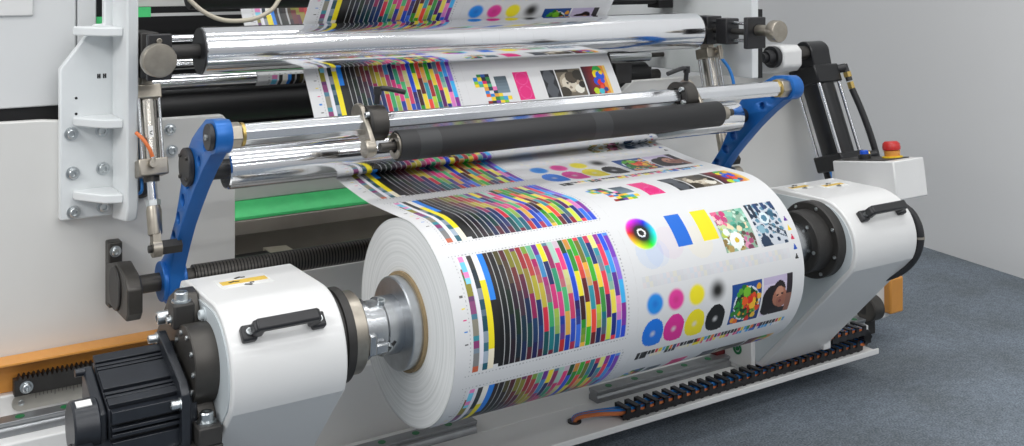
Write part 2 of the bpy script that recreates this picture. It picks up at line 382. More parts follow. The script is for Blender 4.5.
fr2=thing('machine_upright','white upright side frame behind the right end of the top roller','machine frame',(2.38,2.6,-.34))
build('side_plate',MB().box(2.372,2.40,2.315,3.40,-.33,.5),'frame',fr2,.003)
build('slot',MB().box(2.40,2.418,2.316,2.36,-.33,-.12),'interior',fr2)
build('hole',MB().cyl((2.371,2.92,-.205),(2.373,2.92,-.205),.035),'interior',fr2)
for z in (-.215,-.25): build('screw_hole',MB().cyl((2.371,2.62,z),(2.373,2.62,z),.005,n=12),'interior',fr2)
inn=thing('machine_interior','dark open inside of the press behind the rollers','machine interior',(1.4,3.2,-1.14))
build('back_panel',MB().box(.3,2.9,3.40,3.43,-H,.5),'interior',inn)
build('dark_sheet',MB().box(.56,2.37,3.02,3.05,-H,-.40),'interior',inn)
xb=thing('cross_beam','pale beam with a bright green strip across the opening under the chrome roller','beam',(1.4,2.75,-.6))
build('beam',MB().box(.60,2.36,2.76,2.82,-.612,-.47),'panel',xb,.003)
build('green_strip',MB().prism('X',[(2.762,-.612),(2.718,-.646),(2.718,-.654),(2.762,-.654)],.60,2.36),'green',xb,.001)
build('cover',MB().box(.60,2.36,2.765,2.80,-1.14,-.684),'smoked',xb,.002)
build('cover_bar',MB().prism('X',[(2.765,-.6545),(2.716,-.6545),(2.700,-.690),(2.765,-.690)],.60,2.36),'smoked',xb,.003)
sn=thing('sensor_bracket','small black sensor with blue sticker on a beige tab behind the ribbed shaft','sensor',(1.0,2.6,-.76))
build('sensor_body',MB().box(.85,.97,2.58,2.66,-.755,-.725),'black',sn,.004)
build('sticker',MB().box(.93,.96,2.579,2.62,-.7255,-.7245),'bluepl',sn)
build('tab',MB().prism('Z',[(.97,2.62),(1.03,2.60),(1.03,2.68),(.97,2.69)],-.735,-.725),'beige',sn,.001)
build('stand',MB().box(.86,.88,2.60,2.64,-.884,-.735),'black',sn)
bt=thing('interior_beam','thin pale and white horizontal beam inside the press, top left corner','beam',(1.4,3.2,-.1))
build('beam',MB().box(.62,2.36,3.2,3.24,-.108,-.082),'panel',bt,.002)
build('light_strip',MB().box(.62,2.36,3.19,3.2,-.136,-.127),'white',bt)
build('green_patch',MB().box(.765,.81,3.185,3.19,-.137,-.108),'green',bt)
bb=thing('guide_bar','short black guide bar beside the upper edge of the paper','bar',(2.2,2.7,-.1))
build('bar',MB().box(2.09,2.31,2.68,2.72,-.112,-.085),'black',bb,.003)
build('end_mount',MB().box(2.31,2.372,2.67,2.73,-.125,-.07),'black',bb,.003)
eg=thing('web_guide','dark guide plate along the right edge of the paper above the cross bar','guide plate',(1.95,2.45,-.25))
build('plate',MB().prism('X',[(2.47,-.19),(2.53,-.19),(2.44,-.36),(2.40,-.36)],1.885,1.93),'dark2',eg,.003)
build('foot',MB().box(1.93,1.99,2.42,2.50,-.33,-.27),'dark2',eg,.003)

# rollers inside
def simple_roller(x0,x1,y,z,r,m,name,label,group):
    t=thing(name,label,'roller',((x0+x1)/2,y,z),group)
    build('shell',MB().cyl((x0,y,z),(x1,y,z),r,n=48,ch=.003),m,t)
    build('shaft',MB().cyl((.56,y,z),(2.372,y,z),r*.4,n=20),'dark',t)
simple_roller(.62,2.31,2.75,-.352,.046,'rubber2','black_roller','thick black roller low inside the press, right above the cross bar','inner rollers')
simple_roller(.75,2.31,2.60,-.050,.047,'rubber2','black_roller','black roller at the top edge inside the press','inner rollers')
simple_roller(.62,2.31,2.722,-.283,.019,'chrome','guide_roller','thin chrome roller just above the thick black roller','inner rollers')
simple_roller(.62,2.31,2.90,-.186,.012,'chrome','guide_roller','slim chrome roller above the top roller shaft','inner rollers')
simple_roller(.62,2.31,2.86,-.250,.020,'chrome','guide_roller','chrome roller showing below the top roller shaft','inner rollers')
cb=build('cable',MB().tube([(.74,2.56,-.07),(.765,2.54,-.097),(.80,2.525,-.117),(.84,2.52,-.123),(.89,2.52,-.118),(.935,2.53,-.098),(.965,2.55,-.068)],.0055,10),'beige',None,0,(.9,2.5,-.13)); tagit(cb,'beige cable hanging under the top black roller','cable')

# ------------------------------------------------------------------ top chrome roller with bearings and knobs
tr=thing('chrome_roller','upper large chrome roller in front of the printed paper','roller',(1.46,2.36,-.18),'large chrome rollers')
build('shell',MB().cyl((.708,2.36,-.18),(2.175,2.36,-.18),.0535,n=72,ch=.002),'chrome',tr)
build('end_cap',MB().ring((.704,2.36,-.18),(1,0,0),.0515,.018,.006),'black',tr)
build('end_cap',MB().ring((2.173,2.36,-.18),(1,0,0),.0515,.018,.006),'black',tr)
build('shaft',MB().cyl((.58,2.36,-.18),(2.30,2.36,-.18),.0165,n=28),'dark2',tr)
br=thing('bearing_slide','black bearing slide at the right end of the upper chrome roller','bearing',(2.31,2.32,-.2),'roller bearings')
build('block',MB().box(2.217,2.277,2.345,2.415,-.222,-.138),'black',br,.003)
build('block',MB().box(2.222,2.272,2.450,2.475,-.214,-.146),'black',br,.003)
build('block',MB().box(2.222,2.272,2.270,2.315,-.218,-.142),'black',br,.003)
build('end_plate',MB().box(2.207,2.282,2.172,2.188,-.225,-.135),'black',br,.003)
for z in(-.155,-.205): build('rod',MB().cyl((2.247,2.18,z),(2.247,2.47,z),.005,n=14),'steel',br)
build('spindle',MB().cyl((2.247,2.18,-.18),(2.247,2.46,-.18),.009,n=16),'dark2',br)
build('retaining_ring',MB().ring((2.213,2.38,-.18),(1,0,0),.024,.018,.005),'steel',br)
build('tie',MB().box(2.272,2.372,2.37,2.44,-.21,-.15),'black',br)
def knob(x,y,z,r,label):
    t=thing('clamp_knob',label,'knob',(x,y,z),'round clamp knobs')
    build('disc',MB().lathe((x,y,z),(0,-1,0),[(0,r*.94),(.004,r),(.026,r),(.030,r*.94),(.031,r*.5),(.0302,0)],56),'nickel',t)
    build('stem',MB().cyl((x,y+.055,z),(x,y,z),r*.52,n=28),'nickel',t)
knob(2.247,2.115,-.172,.031,'round metal clamp knob in front of the right roller bearing')
bl=thing('bearing_slide','black bearing slide behind the round knob at the left frame','bearing',(.58,2.3,-.2),'roller bearings')
build('block',MB().box(.564,.602,2.30,2.42,-.228,-.132),'dark2',bl,.003)
build('end_plate',MB().box(.562,.612,2.235,2.25,-.228,-.132),'black',bl,.003)
build('spindle',MB().cyl((.585,2.24,-.18),(.585,2.32,-.18),.009,n=16),'dark2',bl)
bolt(bl,(.585,2.235,-.146),'-Y',.0055,.004,'nickel',False)
knob(.568,2.19,-.181,.034,'round metal clamp knob on the left frame above the silver cylinder')

# ------------------------------------------------------------------ swing arms with cross bar and rollers
PIV=(2.34,-.672); TOP=(2.005,-.317); RAX=(2.16,-.409)
def arm_outline():
    f=[(2.296,-.643),(2.276,-.612),(2.252,-.578),(2.215,-.530),(2.176,-.489),(2.124,-.438),(2.066,-.388),(2.012,-.349)]
    top=circ(TOP,.031,12,-1.6,-4.5,True)
    rear=[(2.045,-.290),(2.095,-.315),(2.135,-.338),(2.172,-.372),(2.200,-.418),(2.225,-.470),(2.252,-.520),(2.295,-.574),(2.330,-.610)]
    hub=circ(PIV,.046,12,1.2,-3.4,True)
    return f+top+rear+hub
HOLES=[(2.266,-.561),(2.232,-.515),(2.200,-.472),(2.170,-.432),(2.090,-.375),(2.052,-.342)]
def swing_arm(x0,x1,label,outer):
    t=thing('swing_lever',label,'swing arm',((x0+x1)/2,PIV[0],PIV[1]),'blue swing arms')
    holes=[circ(h,.0150 if i<4 else .0115,16) for i,h in enumerate(HOLES)]
    plate2d(arm_outline(),holes,x0,x1,'arm_plate','blue',t,.002)
    if outer:
        xo=x0; BD=(2.150,-.396)
        d=MB().cyl((xo-.012,BD[0],BD[1]),(xo,BD[0],BD[1]),.039,n=40,ch=.002); dd=build('cover_disc',d,'black',t)
        for k in range(4):
            an=PI/4+k*PI/2; bolt(t,(xo-.012,BD[0]+.03*math.cos(an),BD[1]+.03*math.sin(an)),'-X',.004,.004,'dark',False)
        build('cap_disc',MB().cyl((xo-.010,TOP[0],TOP[1]),(xo,TOP[0],TOP[1]),.026,n=36,ch=.002),'black',t)
        bolt(t,(xo-.010,TOP[0],TOP[1]),'-X',.006,.004,washer=False)
        build('hub',MB().cyl((x0-.010,PIV[0],PIV[1]),(x1+.008,PIV[0],PIV[1]),.043,n=40,ch=.002),'blue',t)
    else:
        build('hub',MB().cyl((x0-.03,PIV[0],PIV[1]),(x1+.02,PIV[0],PIV[1]),.045,n=40,ch=.002),'blue',t)
        build('pin',MB().cyl((x1,2.245,-.595),(x1+.03,2.245,-.595),.024,n=28,ch=.002),'nickel',t)
    return t
swing_arm(.623,.655,'left blue swing arm with round holes, beside the silver cylinder',True)
swing_arm(2.18,2.217,'right blue swing arm with round holes, behind the paper roll',False)

sh=thing('pivot_shaft','dark ribbed pivot shaft running behind the left white roll arm','shaft',(1.4,PIV[0],PIV[1]))
build('shaft',MB().cyl((.549,PIV[0],PIV[1]),(.70,PIV[0],PIV[1]),.0195,n=32),'dark',sh)
build('ribbed_sleeve',MB().cyl((.685,PIV[0],PIV[1]),(2.15,PIV[0],PIV[1]),.0255,n=40),'ribbed',sh)
pb=thing('shaft_bracket','black bearing bracket holding the pivot shaft on the left panel','bracket',(.54,2.4,-.66))
build('back_plate',MB().box(.527,.556,2.425,2.46,-.738,-.595),'dark',pb,.003)
build('block',MB().prism('X',[(2.43,-.64),(2.33,-.615),(2.255,-.63),(2.235,-.65),(2.235,-.70),(2.25,-.718),(2.43,-.722)],.522,.553),'dark',pb,.004)
build('bearing_cap',MB().cyl((.517,2.335,-.670),(.523,2.335,-.670),.046,n=40,ch=.002),'dark2',pb)
bolt(pb,(.541,2.425,-.615),'-Y',.0085)

cr=thing('cross_bar','bright aluminium bar joining the tops of the two blue arms','bar',(1.45,TOP[0],TOP[1]))
oct_=[(TOP[0]+.0215*math.cos(PI/8+k*PI/4),TOP[1]+.0215*math.sin(PI/8+k*PI/4)) for k in range(8)]
build('bar',MB().prism('X',oct_,.676,2.165),'alu',cr,.0015)
for x0,x1 in((.655,.677),(2.150,2.180)):
    build('end_block',MB().prism('X',[(TOP[0]+.026*math.cos(k*PI/3+.2),TOP[1]+.026*math.sin(k*PI/3+.2)) for k in range(6)],x0,x1),'nickel',cr,.002)['label']='tan metal end block'
for x0 in (.677,2.143): build('collar',MB().cyl((x0,TOP[0],TOP[1]),(x0+.006,TOP[0],TOP[1]),.0235,n=28),'brass',cr)

lr=thing('chrome_roller','lower large chrome roller between the blue swing arms','roller',(1.42,RAX[0],RAX[1]),'large chrome rollers')
build('shell',MB().cyl((.698,RAX[0],RAX[1]),(2.145,RAX[0],RAX[1]),.0430,n=72,ch=.003),'chrome2',lr)
build('shaft',MB().cyl((.655,RAX[0],RAX[1]),(2.18,RAX[0],RAX[1]),.020,n=32),'black',lr)

RB=(1.958,-.360)
rr=thing('rubber_roller','dark grey rubber lay-on roller in front of the aluminium bar','roller',(1.48,RB[0],RB[1]))
build('sleeve',MB().lathe((.988,RB[0],RB[1]),(1,0,0),[(.0,.026),(0,.030),(.002,.0315),(.896,.0315),(.898,.030),(.898,.026)],56),'banded',rr)
for x in (.984,1.882): build('end_ring',MB().ring((x,RB[0],RB[1]),(1,0,0),.0265,.014,.008),'nickel',rr)
build('end_bush',MB().lathe((1.888,RB[0],RB[1]),(1,0,0),[(0,.021),(.010,.021),(.010,.017),(.026,.017)],32),'nickel',rr)
build('axle',MB().cyl((.952,RB[0],RB[1]),(1.935,RB[0],RB[1]),.009,n=20),'dark',rr)
def roller_bracket(x,label,s):
    t=thing('roller_bracket',label,'bracket',(x,TOP[0],TOP[1]),'brackets of the rubber roller')
    build('clamp',MB().ring((x-.004,TOP[0],TOP[1]),(1,0,0),.037,.0222,.036),'dark',t,.001)
    build('clamp_flange',MB().ring((x-.010,TOP[0],TOP[1]),(1,0,0),.038,.0222,.006),'dark2',t)
    xa=x-.010 if s>0 else x+.032
    an=math.atan2(RB[1]-TOP[1],RB[0]-TOP[0]); pts=[]
    o1=[(RB[0]+.018*math.cos(a),RB[1]+.018*math.sin(a)) for a in np.linspace(an-PI/2,an+PI/2,9)]
    o2=[(TOP[0]+.012+.030*math.cos(a),TOP[1]+.012+.030*math.sin(a)) for a in np.linspace(an+PI/2,an+1.5*PI,9)]
    build('arm',MB().prism('X',o1+o2,xa-.010 if s>0 else xa,xa if s>0 else xa+.010),'nickel',t,.002)
    xo=xa-.014 if s>0 else xa+.010
    build('pivot_disc',MB().cyl((xo-.008,RB[0],RB[1]),(xo+.010,RB[0],RB[1]),.019,n=32,ch=.002),'nickel',t)
    for k in range(3):
        a=1.2+k*1.05; bolt(t,(x-.010,TOP[0]+.032*math.cos(a+1.2),TOP[1]+.032*math.sin(a+1.2)),'-X',.0065,.008,washer=False)
    lv=MB().cyl((x+.018,TOP[0]-.005,TOP[1]+.04),(x+.018,TOP[0]-.008,TOP[1]+.068),.006,n=14)
    lv.tube([(x+.016,TOP[0]-.008,TOP[1]+.068),(x+.03 if s>0 else x,TOP[0]-.012,TOP[1]+.072),(x+.075 if s>0 else x-.055,TOP[0]-.02,TOP[1]+.062)],.0055,10)
    lv.cyl((x+.018,TOP[0]-.008,TOP[1]+.060),(x+.018,TOP[0]-.008,TOP[1]+.076),.0085,n=16)
    build('clamp_lever',lv,'black',t)
    return t
roller_bracket(.948,'left clamp bracket with tan arm holding the rubber roller',1)
roller_bracket(1.80,'right clamp bracket with black lever holding the rubber roller',-1)

# ------------------------------------------------------------------ silver pneumatic cylinders
def pneu(x,y0,y1,z0,z1,label,hose):
    t=thing('pneumatic_cylinder',label,'pneumatic cylinder',(x,y1,z1),'silver pneumatic cylinders')
    A=Vector((x,y0,z0)); B=Vector((x,y1,z1)); d=(B-A).normalized(); L=(B-A).length
    ax=Vector((1,0,0)); ay=ax.cross(d)
    at=lambda k:A+d*(L*k)
    build('head_block',MB().obox(at(.05),ax,ay,d,.027,.027,L*.045),'nickel',t,.003)
    build('clevis',MB().obox(at(-.03),ax,ay,d,.012,.018,L*.06),'nickel',t,.003)
    build('barrel',MB().cyl(at(.09),at(.47),.0205,n=36),'cylinder',t)
    for i in(-1,1):
        for j in(-1,1): build('tie_rod',MB().cyl(at(.08)+ax*i*.021+ay*j*.021,at(.48)+ax*i*.021+ay*j*.021,.0035,n=10),'steel',t)
    build('end_block',MB().obox(at(.515),ax,ay,d,.030,.027,L*.052),'nickel',t,.003)
    build('gland',MB().cyl(at(.565),at(.60),.016,n=24),'dark',t)
    build('piston_rod',MB().cyl(at(.59),at(.72),.0105,n=24),'alu',t)
    build('lock_nut',MB().cyl(at(.71),at(.745),.015,n=6),'zinc',t)
    build('rod_end',MB().lathe(at(.745),d,[(0,.013),(.01,.0155),(L*.17,.0145),(L*.18,.010)],24).obox(at(.95),ax,ay,d,.008,.013,L*.05).cyl(at(1)-ax*.009,at(1)+ax*.009,.018,n=24),'nickel',t)
    build('fitting',MB().cyl(at(.5)-ay*.022-ax*.005,at(.5)-ay*.045-ax*.005,.008,n=16).cyl(at(.47)-ay*.040-ax*.005,at(.5)-ay*.040-ax*.005,.006,n=14),'nickel',t)
    if hose:
        q=at(.46)-ay*.040-ax*.005
        build('orange_hose',MB().tube([q,q+Vector((-.006,.004,.018)),q+Vector((-.016,.014,.036)),q+Vector((-.026,.03,.048))],.004,10),'hoseor',t)
        build('blue_hose',MB().tube([at(.10)-ax*.014+ay*.026,at(.3)-ax*.014+ay*.028,at(.5)-ax*.014+ay*.034,at(.66)-ax*.014+Vector((0,.03,0)),at(.7)-ax*.02+Vector((0,.06,0))],.0035,10),'bluehose',t)
        build('sticker',MB().obox(at(.30)-ay*.0207,ax,ay,d,.005,.0006,.012),'stickw',t)
        build('sticker_mark',MB().obox(at(.30)-ay*.0214,(1,0,.6),ay,(-.6,0,1),.0032,.0004,.0009).obox(at(.315)-ay*.0214,(1,0,-.6),ay,(.6,0,1),.0032,.0004,.0009),'ink',t)
    else:
        q=at(.10)-ay*.03+ax*.02
        build('fitting',MB().cyl(at(.05)-ay*.027+ax*.012,at(.05)-ay*.044+ax*.012,.009,n=16).cyl(at(.0)-ay*.040+ax*.012,at(.12)-ay*.040+ax*.012,.007,n=14),'nickel',t)
        build('blue_hose',MB().tube([at(.11)-ay*.040+ax*.012,at(.2)-ay*.045+ax*.03,at(.3)-ay*.045+ax*.04,at(.42)-ay*.04+ax*.045],.005,10),'bluehose',t)
    build('rod_pin',MB().cyl(at(1)-ax*.016,at(1)+ax*.010,.008,n=20).cyl(at(1)+ax*.010,at(1)+ax*.050,.0165,n=6),'dark2',t)
    return t
pneu(.582,2.335,2.245,-.246,-.575,'silver pneumatic cylinder with orange and blue hoses beside the left blue arm',True)
pneu(2.245,2.375,2.30,-.235,-.565,'silver pneumatic cylinder with blue hose under the right roller bearing',False)
fl=thing('round_cap','black round cap on the left panel behind the silver cylinder','cap',(.60,2.45,-.483))
build('cap',MB().lathe((.60,2.46,-.483),(0,-1,0),[(0,.026),(.02,.026),(.03,.018),(.03,0)],28),'black',fl)

# ------------------------------------------------------------------ white pivot bracket and black hydraulic cylinder, right
wb=thing('pivot_bracket','white bracket with black pivot nub at the top of the right panel','bracket',(2.5,2.4,-.33))
build('block',MB().prism('X',[(2.459,-.33),(2.459,-.27),(2.40,-.238),(2.335,-.236),(2.318,-.252),(2.318,-.300),(2.335,-.318),(2.40,-.33)],2.515,2.598),'white',wb,.006)
build('nub',MB().lathe((2.515,2.358,-.273),(-1,0,0),[(0,.034),(.018,.034),(.018,.024),(.040,.020),(.040,.014),(.054,.013)],28),'black',wb)
build('pin',MB().cyl((2.598,2.375,-.268),(2.675,2.375,-.268),.022,n=24),'dark',wb)
hc=thing('hydraulic_cylinder','black hydraulic cylinder with bright tie rods and a hose, leaning by the right panel','hydraulic cylinder',(2.64,2.19,-.62))
A=Vector((2.712,2.388,-.290)); B=Vector((2.745,2.280,-.642)); d=(B-A).normalized(); L=(B-A).length; ax=Vector((1,0,0)); ay=ax.cross(d)
at=lambda k:A+d*(L*k)
build('clevis',MB().prism('X',circ((2.382,-.270),.038,14,0,PI,True)+[(2.325,-.350),(2.410,-.350)],2.672,2.757),'blackgloss',hc,.004)
build('top_cap',MB().obox(at(.16),ax,ay,d,.057,.057,L*.08),'blackgloss',hc,.005)
build('barrel',MB().cyl(at(.22),at(.90),.051,n=40),'blackgloss',hc)
build('bottom_cap',MB().obox(at(.92),ax,ay,d,.058,.058,L*.07),'blackgloss',hc,.005)
for i in(-1,1):
    for j in(-1,1): build('tie_rod',MB().cyl(at(.2)+ax*i*.047+ay*j*.047,at(.9)+ax*i*.047+ay*j*.047,.0058,n=12),'alu',hc)
build('rod_nut',MB().cyl(at(.97)-ax*.035-ay*.02,at(1.06)-ax*.035-ay*.02,.012,n=8),'black',hc)
build('rod_nut',MB().cyl(at(.97)-ax*.035+ay*.04,at(1.05)-ax*.035+ay*.04,.010,n=8),'black',hc)
cn=lambda k,a,b:at(k)+ax*a-ay*b
build('fitting',MB().cyl(cn(.13,.045,.03),cn(.13,.078,.066),.014,n=18).cyl(cn(.10,.076,.064),cn(.25,.076,.066),.0105,n=16),'black',hc)
build('brass_fitting',MB().cyl(cn(.17,.076,.065),cn(.215,.076,.065),.0135,n=6),'brass',hc)
build('brass_fitting',MB().cyl(cn(.26,.076,.066),cn(.32,.076,.066),.0115,n=6),'brass',hc)
build('brass_fitting',MB().cyl(cn(.90,.05,.052),cn(.90,.066,.066),.014,n=8),'brass',hc)
build('hose',MB().tube([cn(.32,.076,.066),cn(.5,.084,.070),cn(.72,.092,.070),cn(.92,.098,.064),cn(1.02,.10,.05)],.0105,12),'black',hc)
build('elbow',MB().cyl(cn(.90,.064,.064),cn(.90,.088,.075),.011,n=14).cyl(cn(.90,.086,.073),cn(1.0,.092,.070),.011,n=14),'black',hc)
bp_=build('blue_pipe',MB().cyl((2.845,2.425,-H),(2.845,2.425,-.60),.011,n=16),'bluehose',None,0,(2.845,2.425,-1.104)); tagit(bp_,'short blue pipe between the grey panel and the control box','pipe')

# ------------------------------------------------------------------ white roll arms
HC=(1.865,-.688); RH=.125
SC=(1.853,-.696); RH=.114
def arm_profile():
    p=circ(SC,RH,22,PI/2,PI*1.15,True)
    return p+[(2.055,-1.078),(2.30,-1.078),(2.30,-.98),(2.075,-.635),(2.045,-.592),(2.01,-.582)]
def handle(parent,x0,x1,ang=PI*.775):
    c=Vector((0,SC[0]+RH*math.cos(ang),SC[1]+RH*math.sin(ang))); n=Vector((0,math.cos(ang),math.sin(ang))); t=Vector((0,-n.z,n.y))
    mb=MB(); ax=Vector((1,0,0))
    for x in(x0,x1):
        s=1 if x==x0 else -1
        mb.obox(c+ax*x+n*.006,ax,t,n,.013,.014,.008)
        q=c+ax*(x+s*.012)+n*.022; mb.obox(q,ax,t,n,.010,.011,.014)
    mb.obox(c+ax*((x0+x1)/2)+n*.033,ax,t,n,(x1-x0)/2-.006,.011,.0075)
    h=build('handle',mb,'black',parent,.004)
    for x in(x0,x1):
        q=c+ax*x+n*.0135
        b=MB().lathe(q,n,[(0,.0065),(.004,.0065),(.004,.004),(.002,.0035),(.002,0)],16); build('handle_bolt',b,'zinc',h)
    return h
def sticker(parent,x0,x1,y0,y1):
    z=-.5818
    build('sticker',MB().box(x0,x1,y0,y1,z-.0006,z+.0006),'stickw',parent)
    build('yellow_stripe',MB().box(x0+.006,x1-.004,y0+(y1-y0)*.3,y0+(y1-y0)*.68,z+.0004,z+.0011),'stick',parent)
    mk=MB(); xm=x0+(x1-x0)*.42
    for (dx,yy,sx) in((0,y0+(y1-y0)*.80,1),(.004,y0+(y1-y0)*.12,-1),(-.018,y0+(y1-y0)*.42,1)):
        mk.prism('Z',[(xm+dx,yy),(xm+dx+.012,yy+.006*sx),(xm+dx+.009,yy+.010*sx),(xm+dx-.003,yy+.004*sx)],z+.0008,z+.0016)
        mk.box(xm+dx+.010,xm+dx+.018,yy+.002,yy+.0055,z+.0008,z+.0016)
    build('sticker_mark',mk,'ink',parent)
# left arm
la=thing('roll_holder','white roll arm with black handle and motor plate at the left end of the roll','roll arm',(.67,2.2,-1.10),'white roll arms')
build('housing',MB().prism('X',arm_profile(),.575,.784),'white',la,.004,ang=9)
lp=[(SC[0]+(RH-.012)*math.cos(a),SC[1]+(RH-.012)*math.sin(a)) for a in np.linspace(PI/2,PI*1.15,18)]+[(2.065,-1.066),(2.29,-1.066),(2.29,-.98),(2.06,-.635),(2.03,-.597)]
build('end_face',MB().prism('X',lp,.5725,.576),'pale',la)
build('mounting_plate',MB().prism('X',[(1.925,-.582),(1.952,-.578),(2.00,-.604),(2.125,-.735),(2.16,-.86),(2.16,-1.0),(1.80,-1.0),(1.79,-.86),(1.82,-.76),(1.885,-.70),(1.905,-.62)],.540,.573),'dark',la,.003)
build('clamp_block',MB().box(.522,.560,1.898,1.938,-.636,-.592),'dark2',la,.004)
bolt(la,(.541,1.918,-.592),'+Z',.0120,.015)
bolt(la,(.540,1.965,-.630),'-X',.012,.028)
bolt(la,(.522,1.918,-.622),'-X',.006,.006)
bolt(la,(.5725,1.885,-.612),'-X',.009,.008,'pale')
build('gearbox_flange',MB().cyl((.531,HC[0],HC[1]),(.580,HC[0],HC[1]),.068,n=56,ch=.002),'dark',la)
for k in range(10):
    a=k*2*PI/10; bolt(la,(.531,HC[0]+.055*math.cos(a),HC[1]+.055*math.sin(a)),'-X',.0045,.003,'zinc',False)
build('clamp_block',MB().box(.53,.57,1.775,1.83,-.80,-.768),'dark2',la,.003)
bolt(la,(.55,1.80,-.768),'+Z',.0115,.016)
bolt(la,(.52,1.80,-.835),'-X',.012,.02)
build('bottom_block',MB().box(.52,.572,1.775,1.87,-.90,-.80),'dark2',la,.003)
handle(la,.610,.735)
sticker(la,.615,.712,1.915,1.975)
# right arm
ra=thing('roll_holder','white roll arm with black handle holding the far right end of the roll','roll arm',(2.25,2.2,-1.10),'white roll arms')
build('housing',MB().prism('X',arm_profile(),2.142,2.38),'white',ra,.004,ang=9)
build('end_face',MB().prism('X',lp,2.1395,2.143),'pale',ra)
build('foot_pad',MB().box(2.128,2.36,2.092,2.175,-1.104,-1.076),'white',ra,.003)
build('foot_shoe',MB().box(2.125,2.141,2.075,2.178,-1.092,-1.00),'white',ra,.003)
build('foot_bolt',MB().ring((2.1245,2.128,-1.045),(-1,0,0),.016,.010,.002).cyl((2.1248,2.128,-1.045),(2.1222,2.128,-1.045),.006,n=16),'gplug',ra)['label']='green ringed bolt in the foot'
build('slide_block',MB().box(2.095,2.128,2.179,2.205,-1.078,-1.045),'dred',ra,.003)['label']='dark red seal block at the foot'
handle(ra,2.195,2.338)
sticker(ra,2.160,2.235,1.955,1.995); sticker(ra,2.255,2.340,1.925,1.965)
build('rear_cable',MB().tube([(2.37,1.79,-.612),(2.392,1.762,-.640),(2.398,1.745,-.690),(2.394,1.756,-.745),(2.38,1.79,-.79),(2.35,1.84,-.82)],.0115,12),'black',ra)
build('cable_tie',MB().ring((2.398,1.745,-.70),(0,.1,1),.0128,.0108,.006,20),'nickel',ra)

# motor on the left arm
mo=thing('servo_motor','black finned servo motor at the bottom left of the left roll arm','motor',(.45,1.88,-.78))
MA,MBp,MC,MD=(1.955,-.674),(1.828,-.720),(1.818,-.85),(1.955,-.85)
build('motor_body',MB().prism('X',[(MA[0]-.004,MA[1]-.006),(MBp[0]+.004,MBp[1]-.004),(MC[0]+.004,MC[1]),MD],.397,.512),'motor',mo,.003)
fn=MB()
tdir=Vector((0,MBp[0]-MA[0],MBp[1]-MA[1])); tl=tdir.length; tdir.normalize(); nn=Vector((0,tdir.z,-tdir.y)); nn=nn if nn.z>0 else -nn
for c0,w,hh in((.010,.010,.007),(.026,.003,.005),(.035,.003,.005),(.066,.024,.006),(.100,.003,.005),(.110,.003,.005),(.124,.008,.007)):
    p=Vector((.4545,MA[0],MA[1]))+tdir*c0+nn*(hh-.008); fn.obox(p,(1,0,0),tdir,nn,.0565,w,.004)
for z,w in((-.734,.010),(-.754,.003),(-.764,.003),(-.790,.016),(-.818,.003),(-.836,.010)):
    fn.box(.400,.510,MBp[0]-.013,MBp[0]+.006,z-w,z+w)
build('cooling_fin',fn,'motor',mo,.001)
build('motor_flange',MB().prism('X',[(1.97,-.660),(1.955,-.650),(1.82,-.698),(1.803,-.715),(1.795,-.86),(1.97,-.86)],.509,.524),'motor',mo,.002)
build('flange_spacer',MB().prism('X',[(1.96,-.672),(1.82,-.72),(1.81,-.85),(1.96,-.85)],.524,.540),'motor',mo,.002)
for p in((1.960,-.664),(1.811,-.732),(1.806,-.81)): bolt(mo,(.509,p[0],p[1]),'-X',.0075,.014)
build('end_bell',MB().prism('X',[(1.945,-.684),(1.833,-.728),(1.825,-.84),(1.945,-.84)],.378,.396),'motor',mo,.004)
build('encoder',MB().cyl((.343,1.86,-.754),(.385,1.86,-.754),.044,n=44,ch=.003),'motor',mo)
build('encoder_label',MB().obox((.362,1.86-.012,-.754+.0425),(1,0,0),(0,1,.28),(0,-.28,1),.012,.008,.001),'stickw',mo)
build('connector',MB().box(.338,.40,1.80,1.85,-.85,-.772).box(.34,.37,1.795,1.83,-.80,-.765),'motor',mo,.003)
build('tie_bolt',MB().cyl((.365,1.935,-.69),(.38,1.935,-.69),.007,n=10).cyl((.365,1.838,-.735),(.38,1.838,-.735),.006,n=10),'motor',mo)

# ------------------------------------------------------------------ chucks
lc=thing('roll_chuck','steel expanding chuck with brass collar in the left end of the roll','chuck',(.87,HC[0],HC[1]),'roll chucks')
AX=lambda x:(x,HC[0],HC[1])
build('dark_ring',MB().lathe(AX(.784),(1,0,0),[(0,.092),(.012,.092),(.014,.084),(.018,.084),(.020,.088),(.036,.088),(.038,.08)],56),'dark2',lc)
build('brass_collar',MB().cyl(AX(.822),AX(.850),.077,n=56,ch=.003),'nickel',lc)['label']='tan brass collar'
build('hub',MB().lathe(AX(.850),(1,0,0),[(0,.058),(.018,.058),(.020,.052),(.05,.052),(.052,.056),(.085,.056)],48),'steel',lc)
build('flange',MB().lathe(AX(.934),(1,0,0),[(0,.056),(0,.087),(.002,.0895),(.030,.0895),(.032,.087)],64),'steel2',lc)
build('spindle',MB().cyl(AX(.968),AX(1.20),.060,n=40),'steel',lc)
build('bayonet_slot',MB().tube([(.890,HC[0]-.0505,HC[1]-.018),(.905,HC[0]-.0495,HC[1]-.022),(.913,HC[0]-.051,HC[1]-.014)],.005,8),'black',lc)
build('lug',MB().box(.855,.895,HC[0]-.066,HC[0]-.040,HC[1]-.030,HC[1]-.010).box(.853,.870,HC[0]-.068,HC[0]-.040,HC[1]-.030,HC[1]+.010),'steel',lc,.004)
for a in(1.9,3.6,.3): 
    q=Vector(AX(.90))+Vector((0,.052*math.cos(a),.052*math.sin(a))); n_=Vector((0,math.cos(a),math.sin(a)))
    build('grub_screw',MB().lathe(q-n_*.004,n_,[(0,.008),(.012,.008),(.012,.005),(.006,.004),(.006,0)],16),'zinc',lc)
rc=thing('roll_chuck','dark steel chuck flange between the roll and the far right arm','chuck',(2.05,HC[0],HC[1]),'roll chucks')
